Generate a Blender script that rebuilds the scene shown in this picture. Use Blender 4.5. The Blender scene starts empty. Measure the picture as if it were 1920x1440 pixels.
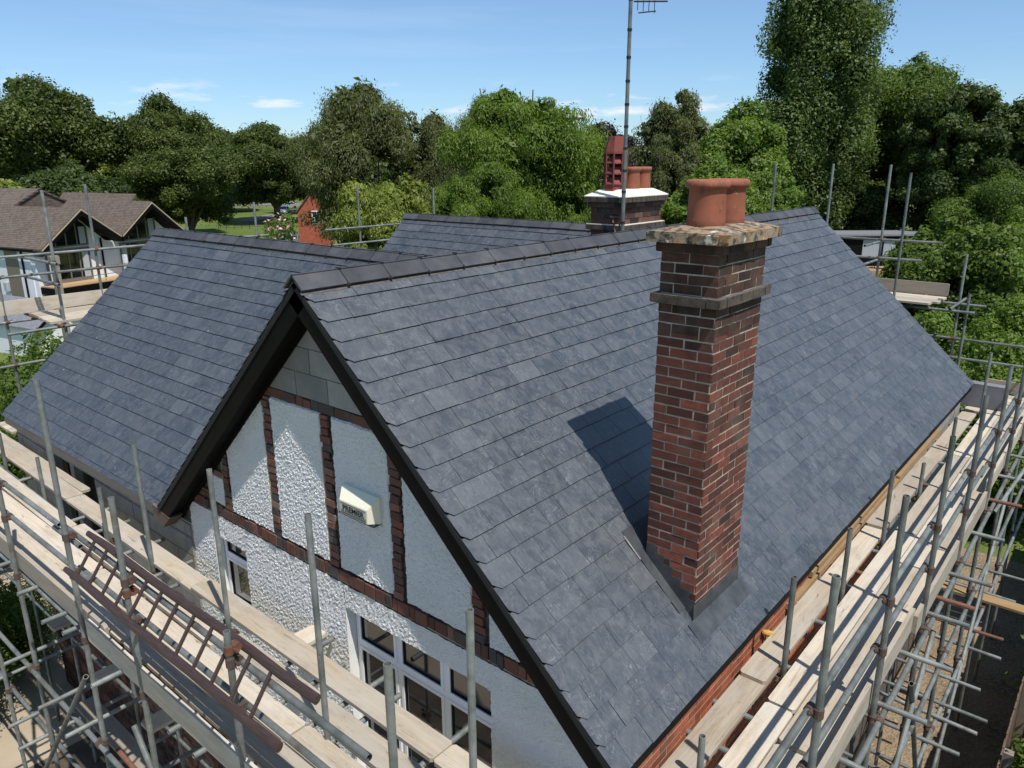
import bpy, math, random
import numpy as np
from mathutils import Vector, Matrix
random.seed(7); rng = np.random.default_rng(7)
S = bpy.context.scene
COL = S.collection
R = math.radians

# ---------------------------------------------------------------- camera
cd = bpy.data.cameras.new('camera'); cam = bpy.data.objects.new('camera', cd); COL.objects.link(cam)
CR = Matrix(((0.7650, -0.1786, 0.6188), (0.6440, 0.2186, -0.7331), (-0.0043, 0.9593, 0.2822)))
_x = Vector(CR.col[0]).normalized(); _z = (Vector(CR.col[2]) - _x * Vector(CR.col[2]).dot(_x)).normalized(); _y = _z.cross(_x)
CR = Matrix((_x, _y, _z)).transposed()
cam.matrix_world = Matrix.Translation((0, 0, 8.75)) @ CR.to_4x4()
cd.sensor_width = 36; cd.lens = 36 * 1415 / 1920; cd.clip_start = .05; cd.clip_end = 4000
S.camera = cam
S.render.resolution_x = 1024; S.render.resolution_y = 768

# ---------------------------------------------------------------- light
SUN_EL, SUN_AZ = R(62), R(-17)          # azimuth from +X towards +Y
sv = Vector((math.cos(SUN_EL) * math.cos(SUN_AZ), math.cos(SUN_EL) * math.sin(SUN_AZ), math.sin(SUN_EL)))
ld = bpy.data.lights.new('sun', 'SUN'); ld.energy = 4.9; ld.angle = R(.5); ld.color = (1, .955, .89)
sun = bpy.data.objects.new('sun', ld); COL.objects.link(sun)
sun.rotation_euler = sv.to_track_quat('Z', 'Y').to_euler(); sun.location = (10, -6, 30)
w = bpy.data.worlds.new('World'); S.world = w; w.use_nodes = True
nt = w.node_tree; nt.nodes.clear()
def N(nt, t, **k):
    n = nt.nodes.new(t)
    for a, b in k.items(): setattr(n, a, b)
    return n
sky = N(nt, 'ShaderNodeTexSky', sky_type='NISHITA', sun_disc=False, sun_elevation=SUN_EL, sun_rotation=math.pi / 2 - SUN_AZ)
sky.altitude = 100; sky.air_density = 1.0; sky.dust_density = .1; sky.ozone_density = 3.0
bg = N(nt, 'ShaderNodeBackground'); bg.inputs[1].default_value = .115
out = N(nt, 'ShaderNodeOutputWorld')
tc = N(nt, 'ShaderNodeTexCoord'); sp = N(nt, 'ShaderNodeSeparateXYZ'); nt.links.new(tc.outputs['Generated'], sp.inputs[0])
def mathn(nt, op, a, b=None, clamp=False):
    n = N(nt, 'ShaderNodeMath', operation=op, use_clamp=clamp)
    for i, v in enumerate((a, b)):
        if v is None: continue
        if isinstance(v, (int, float)): n.inputs[i].default_value = v
        else: nt.links.new(v, n.inputs[i])
    return n.outputs[0]
def ramp(nt, v, stops, interp='LINEAR'):
    n = N(nt, 'ShaderNodeValToRGB'); n.color_ramp.interpolation = interp
    e = n.color_ramp.elements
    while len(e) < len(stops): e.new(.5)
    for i, (p, c) in enumerate(stops):
        e[i].position = p; e[i].color = (c, c, c, 1) if isinstance(c, (int, float)) else (*c, 1)
    nt.links.new(v, n.inputs[0]); return n.outputs[0]
def noise(nt, vec, scale, detail=4, rough=.55, dist=0):
    n = N(nt, 'ShaderNodeTexNoise'); n.inputs['Scale'].default_value = scale; n.inputs['Detail'].default_value = detail
    n.inputs['Roughness'].default_value = rough; n.inputs['Distortion'].default_value = dist
    if vec is not None: nt.links.new(vec, n.inputs['Vector'])
    return n.outputs[0]
def mapping(nt, vec, scale=(1, 1, 1), loc=(0, 0, 0), rot=(0, 0, 0)):
    n = N(nt, 'ShaderNodeMapping'); n.inputs['Scale'].default_value = scale; n.inputs['Location'].default_value = loc
    n.inputs['Rotation'].default_value = rot; nt.links.new(vec, n.inputs[0]); return n.outputs[0]
def mix(nt, f, a, b, mode='MIX'):
    n = N(nt, 'ShaderNodeMix', data_type='RGBA', blend_type=mode)
    for i, v in ((0, f), (6, a), (7, b)):
        if isinstance(v, (int, float)): n.inputs[i].default_value = v
        elif isinstance(v, tuple): n.inputs[i].default_value = (*v, 1)
        else: nt.links.new(v, n.inputs[i])
    return n.outputs[2]
# small fair-weather clouds low over the horizon and a few high wisps
puff = noise(nt, mapping(nt, tc.outputs['Generated'], (5, 5, 26), (.35, .1, 0)), 1.6, 5, .55)
band = mathn(nt, 'MULTIPLY', ramp(nt, sp.outputs[2], [(.03, 0), (.055, 1)]), ramp(nt, sp.outputs[2], [(.075, 1), (.10, 0)]))
puffm = mathn(nt, 'MULTIPLY', ramp(nt, puff, [(.555, 0), (.68, .7)]), band)
wisp = noise(nt, mapping(nt, tc.outputs['Generated'], (1.6, 1.6, 22), (.7, .2, .3)), 1.3, 6, .6)
wispm = mathn(nt, 'MULTIPLY', ramp(nt, wisp, [(.52, 0), (.85, .16)]), ramp(nt, sp.outputs[2], [(.04, 0), (.12, 1)]))
skyc = mix(nt, ramp(nt, sp.outputs[2], [(0, 0), (.45, 1)]), (.60, .78, 1.0), (1.16, 1.15, 1.07)); skyc = mix(nt, 1.0, sky.outputs[0], skyc, 'MULTIPLY')
skyc = mix(nt, wispm, skyc, (6.6, 7.4, 8.4)); skyc = mix(nt, puffm, skyc, (8.2, 7.9, 8.0))
nt.links.new(skyc, bg.inputs[0]); nt.links.new(bg.outputs[0], out.inputs[0])
S.view_settings.view_transform = 'Standard'; S.view_settings.look = 'None'; S.view_settings.gamma = 1
S.view_settings.exposure = .2
S.render.engine = 'CYCLES'
S.cycles.max_bounces = 6; S.cycles.diffuse_bounces = 3

# ---------------------------------------------------------------- mesh helper
class MB:
    def __init__(s): s.v = []; s.f = []; s.t = []; s.uv = []
    def add(s, vs, fs, tone=.5, uv=None):
        b = len(s.v); s.v += [tuple(x) for x in vs]; s.f += [tuple(b + i for i in f) for f in fs]
        s.t += [tone] * len(vs) if isinstance(tone, (int, float)) else list(tone)
        s.uv += list(uv) if uv else [(0, 0)] * len(vs)
    def box(s, lo, hi, tone=.5, jit=0):
        x0, y0, z0 = lo; x1, y1, z1 = hi
        vs = [(x0, y0, z0), (x1, y0, z0), (x1, y1, z0), (x0, y1, z0), (x0, y0, z1), (x1, y0, z1), (x1, y1, z1), (x0, y1, z1)]
        if jit: vs = [tuple(c + random.uniform(-jit, jit) for c in v) for v in vs]
        s.add(vs, BOXF, tone)
    def obox(s, o, u, v, n, lu, lv, ln, tone=.5, jit=0):
        o, u, v, n = map(Vector, (o, u, v, n))
        vs = []
        for k in (0, 1):
            for a, b in ((0, 0), (1, 0), (1, 1), (0, 1)):
                p = o + u * (lu * a) + v * (lv * b) + n * (ln * k)
                if jit: p += Vector([random.uniform(-jit, jit) for _ in range(3)])
                vs.append(p)
        fs = BOXF if u.cross(v).dot(n) * lu * lv * ln > 0 else [f[::-1] for f in BOXF]
        s.add(vs, fs, tone)
    def prism(s, poly, ext, tone=.5):
        n = len(poly); e = Vector(ext); vs = [Vector(p) for p in poly]; vs += [p + e for p in vs]
        nn = Vector((0, 0, 0))
        for i in range(n): nn += vs[i].cross(vs[(i + 1) % n])
        fs = [tuple(range(n - 1, -1, -1)), tuple(range(n, 2 * n))] + [(i, (i + 1) % n, n + (i + 1) % n, n + i) for i in range(n)]
        if nn.dot(e) < 0: fs = [f[::-1] for f in fs]
        s.add(vs, fs, tone)
    def tube(s, a, b, r=.0242, r2=None, seg=12, hollow=True, tone=.5):
        a, b = Vector(a), Vector(b); d = (b - a).normalized(); r2 = r if r2 is None else r2
        x = d.orthogonal().normalized(); y = d.cross(x); vs = []; fs = []
        rings = [(a, r), (b, r2)]
        if hollow and r > .015: rings = [(a + d * .1, r * .8), (a, r * .8), (a, r), (b, r2), (b, r2 * .8), (b - d * .1, r2 * .8)]
        for c, rr in rings:
            for i in range(seg):
                t = 2 * math.pi * i / seg; vs.append(c + (x * math.cos(t) + y * math.sin(t)) * rr)
        for k in range(len(rings) - 1):
            for i in range(seg): fs.append((k * seg + i, k * seg + (i + 1) % seg, (k + 1) * seg + (i + 1) % seg, (k + 1) * seg + i))
        fs.append(tuple(range(seg - 1, -1, -1))); m = (len(rings) - 1) * seg; fs.append(tuple(range(m, m + seg)))
        s.add(vs, fs, tone)
    def lathe(s, c, prof, seg=24, tone=.5):
        vs = []; fs = []
        for r, z in prof:
            for i in range(seg):
                t = 2 * math.pi * i / seg; vs.append((c[0] + r * math.cos(t), c[1] + r * math.sin(t), c[2] + z))
        for k in range(len(prof) - 1):
            for i in range(seg): fs.append((k * seg + i, k * seg + (i + 1) % seg, (k + 1) * seg + (i + 1) % seg, (k + 1) * seg + i))
        s.add(vs, fs, tone)
    def build(s, name, mat, parent=None, loc=None, smooth=False, **props):
        me = bpy.data.meshes.new(name)
        off = Vector(loc) if loc is not None else (Vector((0, 0, 0)))
        if parent is not None:
            P = Vector((0, 0, 0)); q = parent
            while q: P += q.location; q = q.parent
            off = P
        elif loc is None and s.v:
            a = np.array(s.v); off = Vector(((a[:, 0].min() + a[:, 0].max()) / 2, (a[:, 1].min() + a[:, 1].max()) / 2, a[:, 2].min()))
        me.from_pydata([tuple(Vector(v) - off) for v in s.v], [], s.f)
        at = me.color_attributes.new('tone', 'FLOAT_COLOR', 'POINT')
        arr = np.ones((len(s.v), 4), np.float32); arr[:, :3] = np.array(s.t, np.float32)[:, None]
        at.data.foreach_set('color', arr.ravel())
        if any(u != (0, 0) for u in s.uv[:40]):
            ul = me.uv_layers.new(name='UVMap'); idx = np.zeros(len(me.loops), np.int32); me.loops.foreach_get('vertex_index', idx)
            ul.data.foreach_set('uv', np.array(s.uv, np.float32)[idx].ravel())
        if smooth: me.shade_smooth()
        me.materials.append(mat)
        o = bpy.data.objects.new(name, me); COL.objects.link(o)
        if parent is not None: o.parent = parent
        else: o.location = off
        for k, v in props.items(): o[k] = v
        return o
BOXF = [(0, 3, 2, 1), (4, 5, 6, 7), (0, 1, 5, 4), (1, 2, 6, 5), (2, 3, 7, 6), (3, 0, 4, 7)]
def thing(name, label, cat, loc, group=None):
    o = bpy.data.objects.new(name, None); COL.objects.link(o); o.location = loc; o.empty_display_size = .3
    o['label'] = label; o['category'] = cat
    if group: o['group'] = group
    return o
def tag(o, label, cat, group=None):
    o['label'] = label; o['category'] = cat
    if group: o['group'] = group
    return o

# ---------------------------------------------------------------- materials
def material(name, fn):
    m = bpy.data.materials.new(name); m.use_nodes = True; t = m.node_tree
    p = t.nodes['Principled BSDF']; fn(t, p); return m
def setc(t, p, sock, v):
    if isinstance(v, (int, float)): p.inputs[sock].default_value = v
    elif isinstance(v, tuple): p.inputs[sock].default_value = (*v, 1)
    else: t.links.new(v, p.inputs[sock])
def bump(t, p, h, strength=.4, dist=.01):
    b = N(t, 'ShaderNodeBump'); b.inputs['Strength'].default_value = strength; b.inputs['Distance'].default_value = dist
    t.links.new(h, b.inputs['Height']); t.links.new(b.outputs[0], p.inputs['Normal'])
def obj(t): return N(t, 'ShaderNodeTexCoord').outputs['Object']
def tone(t):
    a = N(t, 'ShaderNodeAttribute', attribute_name='tone'); return a.outputs['Fac']
def rnd(t): return N(t, 'ShaderNodeObjectInfo').outputs['Random']
def simple(name, c1, c2=None, scale=8, rough=.6, bs=0, bd=.003, spec=.5, metal=0, bscale=None, useton=None, detail=5, stretch=(1, 1, 1)):
    def fn(t, p):
        o = mapping(t, obj(t), stretch)
        c = c1
        if c2: c = mix(t, ramp(t, noise(t, o, scale, detail), [(.3, 0), (.7, 1)]), c1, c2)
        if useton is not None: c = mix(t, useton, c, mix(t, 1.0, c, tone(t), 'MULTIPLY'))
        setc(t, p, 'Base Color', c); p.inputs['Roughness'].default_value = rough; p.inputs['Metallic'].default_value = metal
        p.inputs['Specular IOR Level'].default_value = spec
        if bs: bump(t, p, noise(t, o, bscale or scale * 4, 6, .6), bs, bd)
    return material(name, fn)

def f_slate(t, p):
    uv = N(t, 'ShaderNodeTexCoord').outputs['UV']; ob = obj(t)
    base = ramp(t, tone(t), [(0, (.017, .023, .033)), (.35, (.028, .037, .049)), (.65, (.037, .046, .058)), (1, (.064, .073, .085))])
    big = noise(t, ob, .55, 3); base = mix(t, ramp(t, big, [(.35, 0), (.7, .45)]), base, (.055, .060, .068))
    cloud = noise(t, ob, 9, 5, .6, .6); base = mix(t, ramp(t, cloud, [(.42, 0), (.72, .5)]), base, (.095, .10, .108))
    st = noise(t, mapping(t, uv, (26, 6, 1), rot=(0, 0, .25)), 1.0, 6, .72, 2.2); base = mix(t, ramp(t, st, [(.52, 0), (.72, .42)]), base, (.17, .18, .19))
    st2 = noise(t, mapping(t, uv, (34, 9, 1), rot=(0, 0, .5)), 1.0, 5, .7, 1.6)
    base = mix(t, ramp(t, st2, [(.62, 0), (.70, .40)]), base, (.20, .21, .22))
    sc = noise(t, mapping(t, uv, (5, 8, 1), rot=(0, 0, .4)), 1.0, 3, .5, 2.5); ln = ramp(t, mathn(t, 'ABSOLUTE', mathn(t, 'SUBTRACT', sc, .5)), [(0, 1), (.012, 0)])
    msk = ramp(t, noise(t, mapping(t, uv, (3, 3, 1), loc=(7, 3, 0)), 1.0, 4), [(.45, 0), (.62, .6)]); base = mix(t, mathn(t, 'MULTIPLY', ln, msk), base, (.24, .25, .26))
    base = mix(t, ramp(t, noise(t, ob, 13, 2), [(.79, 0), (.80, .8)]), base, (.5, .5, .48))
    setc(t, p, 'Base Color', base)
    setc(t, p, 'Roughness', ramp(t, cloud, [(.3, .44), (.7, .62)])); p.inputs['Specular IOR Level'].default_value = .95
    bump(t, p, mathn(t, 'ADD', noise(t, ob, 22, 5, .65), mathn(t, 'MULTIPLY', st, .8)), .38, .005)
M_slate = material('natural_slate', f_slate)
M_under = simple('roof_underlay', (.008, .009, .01), rough=.9)
def f_ridge(t, p):
    ob = obj(t); c = mix(t, ramp(t, noise(t, ob, 5, 5), [(.35, 0), (.7, 1)]), (.036, .037, .041), (.068, .067, .071))
    c = mix(t, .6, c, mix(t, 1.0, c, ramp(t, tone(t), [(0, .7), (1, 1.5)]), 'MULTIPLY'))
    c = mix(t, ramp(t, noise(t, mapping(t, ob, (3, 3, 14)), 3, 6, .7), [(.66, 0), (.75, .7)]), c, (.28, .26, .24))
    setc(t, p, 'Base Color', c); p.inputs['Roughness'].default_value = .55; bump(t, p, noise(t, ob, 60), .2, .002)
M_ridge = material('ridge_tile_clay', f_ridge)
M_black = simple('black_painted_wood', (.003, .003, .003), (.006, .005, .005), 6, rough=.6, bs=.1, spec=.1)
M_lead = simple('lead_sheet', (.035, .038, .042), (.075, .08, .085), 7, rough=.45, bs=.25, bd=.003, spec=.4)
M_leadlight = simple('lead_edge', (.3, .29, .26), (.16, .16, .15), 9, rough=.5)
def f_brick(dark, mid, hot, burnt):
    def fn(t, p):
        ob = obj(t); tn = tone(t)
        c = ramp(t, tn, [(0, burnt), (.2, dark), (.6, mid), (1, hot)])
        c = mix(t, ramp(t, noise(t, ob, 22, 6, .65), [(.4, 0), (.75, .55)]), c, burnt)
        c = mix(t, ramp(t, noise(t, ob, 3.0, 4), [(.5, 0), (.75, .45)]), c, (.17, .13, .10))
        c = mix(t, ramp(t, noise(t, mapping(t, ob, (5, 5, .8)), 2.0, 5, .6), [(.5, 0), (.75, .6)]), c, burnt)
        setc(t, p, 'Base Color', c); p.inputs['Roughness'].default_value = .88; p.inputs['Specular IOR Level'].default_value = .25
        bump(t, p, noise(t, ob, 90, 6, .7), .55, .006)
    return fn
M_brick = material('old_red_brick', f_brick((.075, .028, .020), (.150, .050, .034), (.25, .075, .048), (.04, .026, .022)))
M_brickd = material('soot_and_shade_brick', f_brick((.045, .024, .018), (.085, .04, .03), (.13, .06, .04), (.015, .013, .012)))  # soot on the chimney; on the lower wing wall its darkness paints in shade
M_brickr = material('weathered_brick', f_brick((.085, .04, .03), (.14, .06, .042), (.19, .10, .07), (.03, .024, .022)))
M_brickn = material('orange_brick', f_brick((.20, .058, .030), (.32, .088, .042), (.40, .12, .055), (.12, .045, .03)))
M_brickg = material('gable_brick', f_brick((.10, .045, .032), (.19, .07, .045), (.26, .15, .11), (.07, .065, .062)))
M_mortar = simple('lime_mortar', (.46, .41, .34), (.30, .26, .21), 18, rough=.95, bs=.5, bd=.004)
M_mortard = simple('dark_mortar', (.13, .11, .095), (.06, .05, .045), 18, rough=.95, bs=.5, bd=.004)
M_mortaro = simple('orange_stained_mortar', (.50, .33, .21), (.38, .22, .13), 14, rough=.95, bs=.4, bd=.004)
def f_cap(t, p):
    ob = obj(t); a = noise(t, ob, 9, 6, .65); b = noise(t, mapping(t, ob, loc=(4, 2, 1)), 14, 6, .7); c0 = noise(t, mapping(t, ob, loc=(9, 5, 1)), 7, 5, .6)
    c = mix(t, ramp(t, a, [(.46, 0), (.62, .9)]), (.25, .205, .15), (.28, .15, .05))
    c = mix(t, ramp(t, b, [(.47, 0), (.58, .95)]), c, (.045, .036, .03)); c = mix(t, ramp(t, c0, [(.58, 0), (.64, 1)]), c, (.55, .53, .46))
    setc(t, p, 'Base Color', c); p.inputs['Roughness'].default_value = .95; bump(t, p, b, .7, .01)
M_band = simple('weathered_band', (.10, .075, .055), (.035, .028, .024), 14, rough=.95, bs=.6, bd=.006)
M_cap = material('lichen_covered_cap', f_cap)
def f_render(t, p):
    ob = obj(t)
    c = mix(t, ramp(t, noise(t, ob, 2.5, 5), [(.35, 0), (.8, .5)]), (.86, .86, .845), (.76, .76, .74))
    c = mix(t, ramp(t, noise(t, ob, 11, 6, .7), [(.70, 0), (.76, .8)]), c, (.25, .21, .17))
    setc(t, p, 'Base Color', c); p.inputs['Roughness'].default_value = .95; p.inputs['Specular IOR Level'].default_value = .05
    v = N(t, 'ShaderNodeTexVoronoi'); v.inputs['Scale'].default_value = 75; t.links.new(ob, v.inputs['Vector'])
    h = mathn(t, 'ADD', noise(t, ob, 70, 3, .6), mathn(t, 'MULTIPLY', v.outputs['Distance'], -.5)); bump(t, p, h, 1.0, .024)
M_render = material('white_roughcast', f_render)
M_smooth = simple('white_painted_wall', (.76, .76, .75), (.62, .62, .60), 3, rough=.85, bs=.2, bscale=40)
def f_block(t, p):
    ob = obj(t); c = mix(t, ramp(t, noise(t, ob, 6, 6), [(.3, 0), (.7, 1)]), (.26, .25, .23), (.19, .185, .175))
    c = mix(t, .5, c, mix(t, 1.0, c, ramp(t, tone(t), [(0, .7), (1, 1.4)]), 'MULTIPLY'))
    c = mix(t, ramp(t, noise(t, ob, 60, 3), [(.66, 0), (.7, .8)]), c, (.05, .05, .05))
    setc(t, p, 'Base Color', c); p.inputs['Roughness'].default_value = .95; bump(t, p, noise(t, ob, 120, 4), .4, .003)
M_block = material('concrete_block', f_block)
M_bmortar = simple('yellow_mortar', (.42, .36, .24), (.36, .31, .2), 20, rough=.95)
M_upvc = simple('white_upvc', (.78, .79, .80), rough=.3)
def f_glass(t, p):
    setc(t, p, 'Base Color', (.012, .014, .015)); p.inputs['Roughness'].default_value = .03; p.inputs['Specular IOR Level'].default_value = .9
    p.inputs['IOR'].default_value = 1.6
M_glass = material('window_glass', f_glass)
M_dark = simple('dark_void', (.006, .006, .006), rough=.9)
M_curtain = simple('pale_curtain', (.45, .47, .48), (.3, .32, .34), 6, rough=.9, stretch=(6, 6, .4))
def f_galv(t, p):
    ob = obj(t); r = rnd(t)
    c = mix(t, ramp(t, noise(t, ob, 5, 6, .65), [(.35, 0), (.7, 1)]), (.12, .135, .125), (.27, .285, .275))
    c = mix(t, ramp(t, noise(t, ob, 16, 6, .7), [(.66, 0), (.72, .75)]), c, (.50, .49, .45))
    c = mix(t, ramp(t, noise(t, mapping(t, ob, loc=(3, 3, 3)), 4, 6, .7), [(.56, 0), (.68, .75)]), c, (.13, .095, .065))
    c = mix(t, 1.0, c, ramp(t, r, [(0, .75), (1, 1.2)]), 'MULTIPLY')
    setc(t, p, 'Base Color', c); p.inputs['Roughness'].default_value = .55; p.inputs['Metallic'].default_value = .35
    bump(t, p, noise(t, ob, 120, 4), .15, .002)
M_galv = material('galvanised_tube', f_galv)
M_rust = simple('rusty_steel', (.19, .07, .032), (.08, .04, .025), 25, rough=.85, bs=.4, bd=.003)
M_rusttube = simple('rust_brown_tube', (.20, .085, .05), (.11, .05, .035), 12, rough=.8, bs=.2)
M_coupler = simple('worn_coupler_steel', (.12, .066, .043), (.065, .053, .045), 30, rough=.7, bs=.3, metal=.2)
def f_board(c1, c2, grey, stain=(.30, .20, .09)):
    def fn(t, p):
        ob = obj(t); r = rnd(t)
        of = N(t, 'ShaderNodeCombineXYZ'); t.links.new(mathn(t, 'MULTIPLY', r, 37.0), of.inputs[0]); t.links.new(mathn(t, 'MULTIPLY', r, 11.0), of.inputs[1])
        va = N(t, 'ShaderNodeVectorMath', operation='ADD'); t.links.new(ob, va.inputs[0]); t.links.new(of.outputs[0], va.inputs[1]); o2 = va.outputs[0]
        g = noise(t, mapping(t, o2, (.6, 15, 15)), 1.9, 7, .65, 1.2)
        c = mix(t, ramp(t, g, [(.35, 0), (.65, 1)]), c1, c2)
        c = mix(t, ramp(t, noise(t, mapping(t, o2, (1.2, 4, 4)), 1.2, 6, .65), [(.38, 0), (.68, .85)]), c, grey)
        c = mix(t, ramp(t, noise(t, mapping(t, o2, (1, 3, 3), loc=(5, 2, 0)), 1.6, 6, .7), [(.5, 0), (.75, .6)]), c, (.24, .20, .155))
        c = mix(t, ramp(t, noise(t, o2, 4, 6, .7), [(.63, 0), (.76, .6)]), c, stain)
        c = mix(t, ramp(t, noise(t, mapping(t, o2, (3, 30, 30)), 1.1, 4, .6, 1.0), [(.62, 0), (.70, .65)]), c, (.13, .10, .07))
        c = mix(t, 1.0, c, ramp(t, r, [(0, .68), (1, 1.12)]), 'MULTIPLY')
        setc(t, p, 'Base Color', c); p.inputs['Roughness'].default_value = .85; p.inputs['Specular IOR Level'].default_value = .25
        bump(t, p, g, .35, .003)
    return fn
M_board = material('weathered_scaffold_board', f_board((.52, .44, .33), (.39, .325, .245), (.47, .44, .385)))
M_toe = material('grey_toe_board', f_board((.40, .33, .25), (.30, .25, .19), (.30, .28, .25)))
M_fence = material('brown_fence_board', f_board((.16, .10, .065), (.11, .075, .05), (.15, .12, .09)))
M_pine = material('yellow_pine', f_board((.40, .25, .11), (.32, .20, .09), (.38, .27, .15)))
M_ladder = simple('dark_brown_stained_wood', (.062, .034, .028), (.030, .018, .016), 9, rough=.5, bs=.3, stretch=(1, 8, 8))
def f_terra(c1, c2, spot):
    def fn(t, p):
        ob = obj(t); c = mix(t, ramp(t, noise(t, ob, 6, 5), [(.35, 0), (.7, 1)]), c1, c2)
        c = mix(t, ramp(t, noise(t, mapping(t, ob, (1, 1, 1)), 26, 5, .6), [(.66, 0), (.69, .8)]), c, (.40, .34, .2))
        c = mix(t, ramp(t, noise(t, mapping(t, ob, loc=(3, 1, 7)), 8, 6, .7), [(.55, 0), (.66, .75)]), c, spot)
        setc(t, p, 'Base Color', c); p.inputs['Roughness'].default_value = .8; bump(t, p, noise(t, ob, 50), .2, .003)
    return fn
M_terra = material('terracotta', f_terra((.30, .095, .05), (.22, .068, .038), (.08, .045, .03)))
M_redpot = material('red_glazed_clay', f_terra((.22, .045, .032), (.15, .032, .026), (.06, .03, .03)))
M_flaunch = simple('cream_cement', (.72, .69, .58), (.60, .57, .47), 5, rough=.9, bs=.2)
M_ply = simple('grey_metal_box', (.20, .21, .23), (.15, .15, .16), 5, rough=.6)
M_foam = simple('yellow_foam', (.55, .36, .08), (.40, .22, .05), 20, rough=.9, bs=.6, bd=.01)
M_cream = simple('cream_plastic', (.74, .70, .56), (.68, .64, .50), 2, rough=.35)
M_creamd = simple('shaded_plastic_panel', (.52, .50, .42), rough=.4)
M_navy = simple('dark_blue_plastic', (.012, .02, .035), rough=.4)
M_ink = simple('black_ink', (.01, .01, .01), rough=.6)
def f_tiles(t, p):
    ob = N(t, 'ShaderNodeTexCoord').outputs['UV']
    b = N(t, 'ShaderNodeTexBrick'); b.inputs['Scale'].default_value = 1; t.links.new(ob, b.inputs['Vector'])
    b.inputs['Brick Width'].default_value = .17; b.inputs['Row Height'].default_value = .12; b.inputs['Mortar Size'].default_value = .009; b.inputs['Bias'].default_value = 0
    b.inputs['Color1'].default_value = (.095, .070, .055, 1); b.inputs['Color2'].default_value = (.165, .122, .094, 1); b.inputs['Mortar'].default_value = (.02, .016, .014, 1)
    c = mix(t, ramp(t, noise(t, ob, .9, 5), [(.4, 0), (.75, .6)]), b.outputs[0], (.13, .11, .085))
    setc(t, p, 'Base Color', c); p.inputs['Roughness'].default_value = .9
    bump(t, p, mathn(t, 'ADD', noise(t, mapping(t, ob, (2, 9, 1)), 1.2, 4), b.outputs['Fac']), .8, .03)
M_tiles = material('brown_clay_tiles', f_tiles)
def f_tilehung(t, p):
    b = N(t, 'ShaderNodeTexBrick'); t.links.new(N(t, 'ShaderNodeTexCoord').outputs['UV'], b.inputs['Vector']); b.inputs['Scale'].default_value = 1
    b.inputs['Brick Width'].default_value = .22; b.inputs['Row Height'].default_value = .13; b.inputs['Mortar Size'].default_value = .012
    b.inputs['Color1'].default_value = (.33, .075, .04, 1); b.inputs['Color2'].default_value = (.42, .11, .055, 1); b.inputs['Mortar'].default_value = (.12, .03, .02, 1)
    setc(t, p, 'Base Color', b.outputs[0]); p.inputs['Roughness'].default_value = .85
M_tilehung = material('red_hung_tiles', f_tilehung)
M_bronze = simple('bronze_frame', (.17, .14, .11), rough=.5)
M_paint = simple('white_wall_paint', (.74, .75, .76), (.66, .67, .68), 1.2, rough=.8)
M_asphalt = simple('asphalt', (.13, .13, .135), (.17, .165, .16), .3, rough=.9)
M_concrete = simple('beige_concrete', (.40, .33, .24), (.30, .25, .18), 1.2, rough=.95, bs=.3)
def f_gravel(t, p):
    ob = obj(t); v = N(t, 'ShaderNodeTexVoronoi'); v.inputs['Scale'].default_value = 22; t.links.new(ob, v.inputs['Vector'])
    c = mix(t, .75, (.26, .19, .12), ramp(t, v.outputs['Color'], [(0, .1), (1, 1)]), 'MULTIPLY'); c = mix(t, ramp(t, noise(t, ob, 1.4, 6), [(.35, 0), (.65, 1)]), c, (.25, .19, .12))
    c = mix(t, ramp(t, noise(t, ob, 26, 4), [(.62, 0), (.68, .8)]), c, (.42, .35, .24))
    c = mix(t, ramp(t, noise(t, ob, 3, 6), [(.62, 0), (.75, .6)]), c, (.09, .07, .05))
    setc(t, p, 'Base Color', c); p.inputs['Roughness'].default_value = .95; bump(t, p, v.outputs['Distance'], .9, .03)
M_gravel = material('earth_and_gravel', f_gravel)
def f_grass(t, p):
    ob = obj(t); c = mix(t, ramp(t, noise(t, ob, .05, 6), [(.35, 0), (.68, 1)]), (.085, .125, .028), (.17, .175, .058))
    c = mix(t, ramp(t, noise(t, ob, .6, 6, .7), [(.35, 0), (.7, .5)]), c, (.07, .12, .022))
    setc(t, p, 'Base Color', c); p.inputs['Roughness'].default_value = .95; p.inputs['Specular IOR Level'].default_value = .1
    bump(t, p, noise(t, ob, 6, 5), .6, .1)
M_grass = material('mown_grass', f_grass)
def leafmat(name, c1, c2, trans=.35):
    def fn(t, p):
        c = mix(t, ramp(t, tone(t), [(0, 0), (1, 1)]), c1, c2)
        setc(t, p, 'Base Color', c); p.inputs['Roughness'].default_value = .55; p.inputs['Specular IOR Level'].default_value = .35
        tr = N(t, 'ShaderNodeBsdfTranslucent'); t.links.new(mix(t, 1.0, c, (1.3, 1.5, .55), 'MULTIPLY'), tr.inputs[0])
        ms = N(t, 'ShaderNodeMixShader'); ms.inputs[0].default_value = trans
        o = t.nodes['Material Output']; t.links.new(p.outputs[0], ms.inputs[1]); t.links.new(tr.outputs[0], ms.inputs[2]); t.links.new(ms.outputs[0], o.inputs[0])
    return material(name, fn)
L_oak = leafmat('oak_leaves', (.034, .055, .011), (.11, .145, .028), .32)
L_dark = leafmat('dark_leaves', (.028, .048, .011), (.09, .125, .027), .32)
L_bright = leafmat('bright_leaves', (.07, .125, .02), (.20, .27, .05), .42)
L_mid = leafmat('mid_leaves', (.05, .09, .015), (.15, .21, .038), .42)
L_grey = leafmat('greygreen_leaves', (.07, .085, .032), (.17, .185, .075), .4)
L_yel = leafmat('yellowgreen_leaves', (.13, .17, .03), (.30, .33, .075))
L_pop = leafmat('poplar_leaves', (.05, .085, .022), (.18, .23, .075), .4)
L_copper = leafmat('copper_leaves', (.016, .01, .012), (.045, .026, .028), .15)
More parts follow.
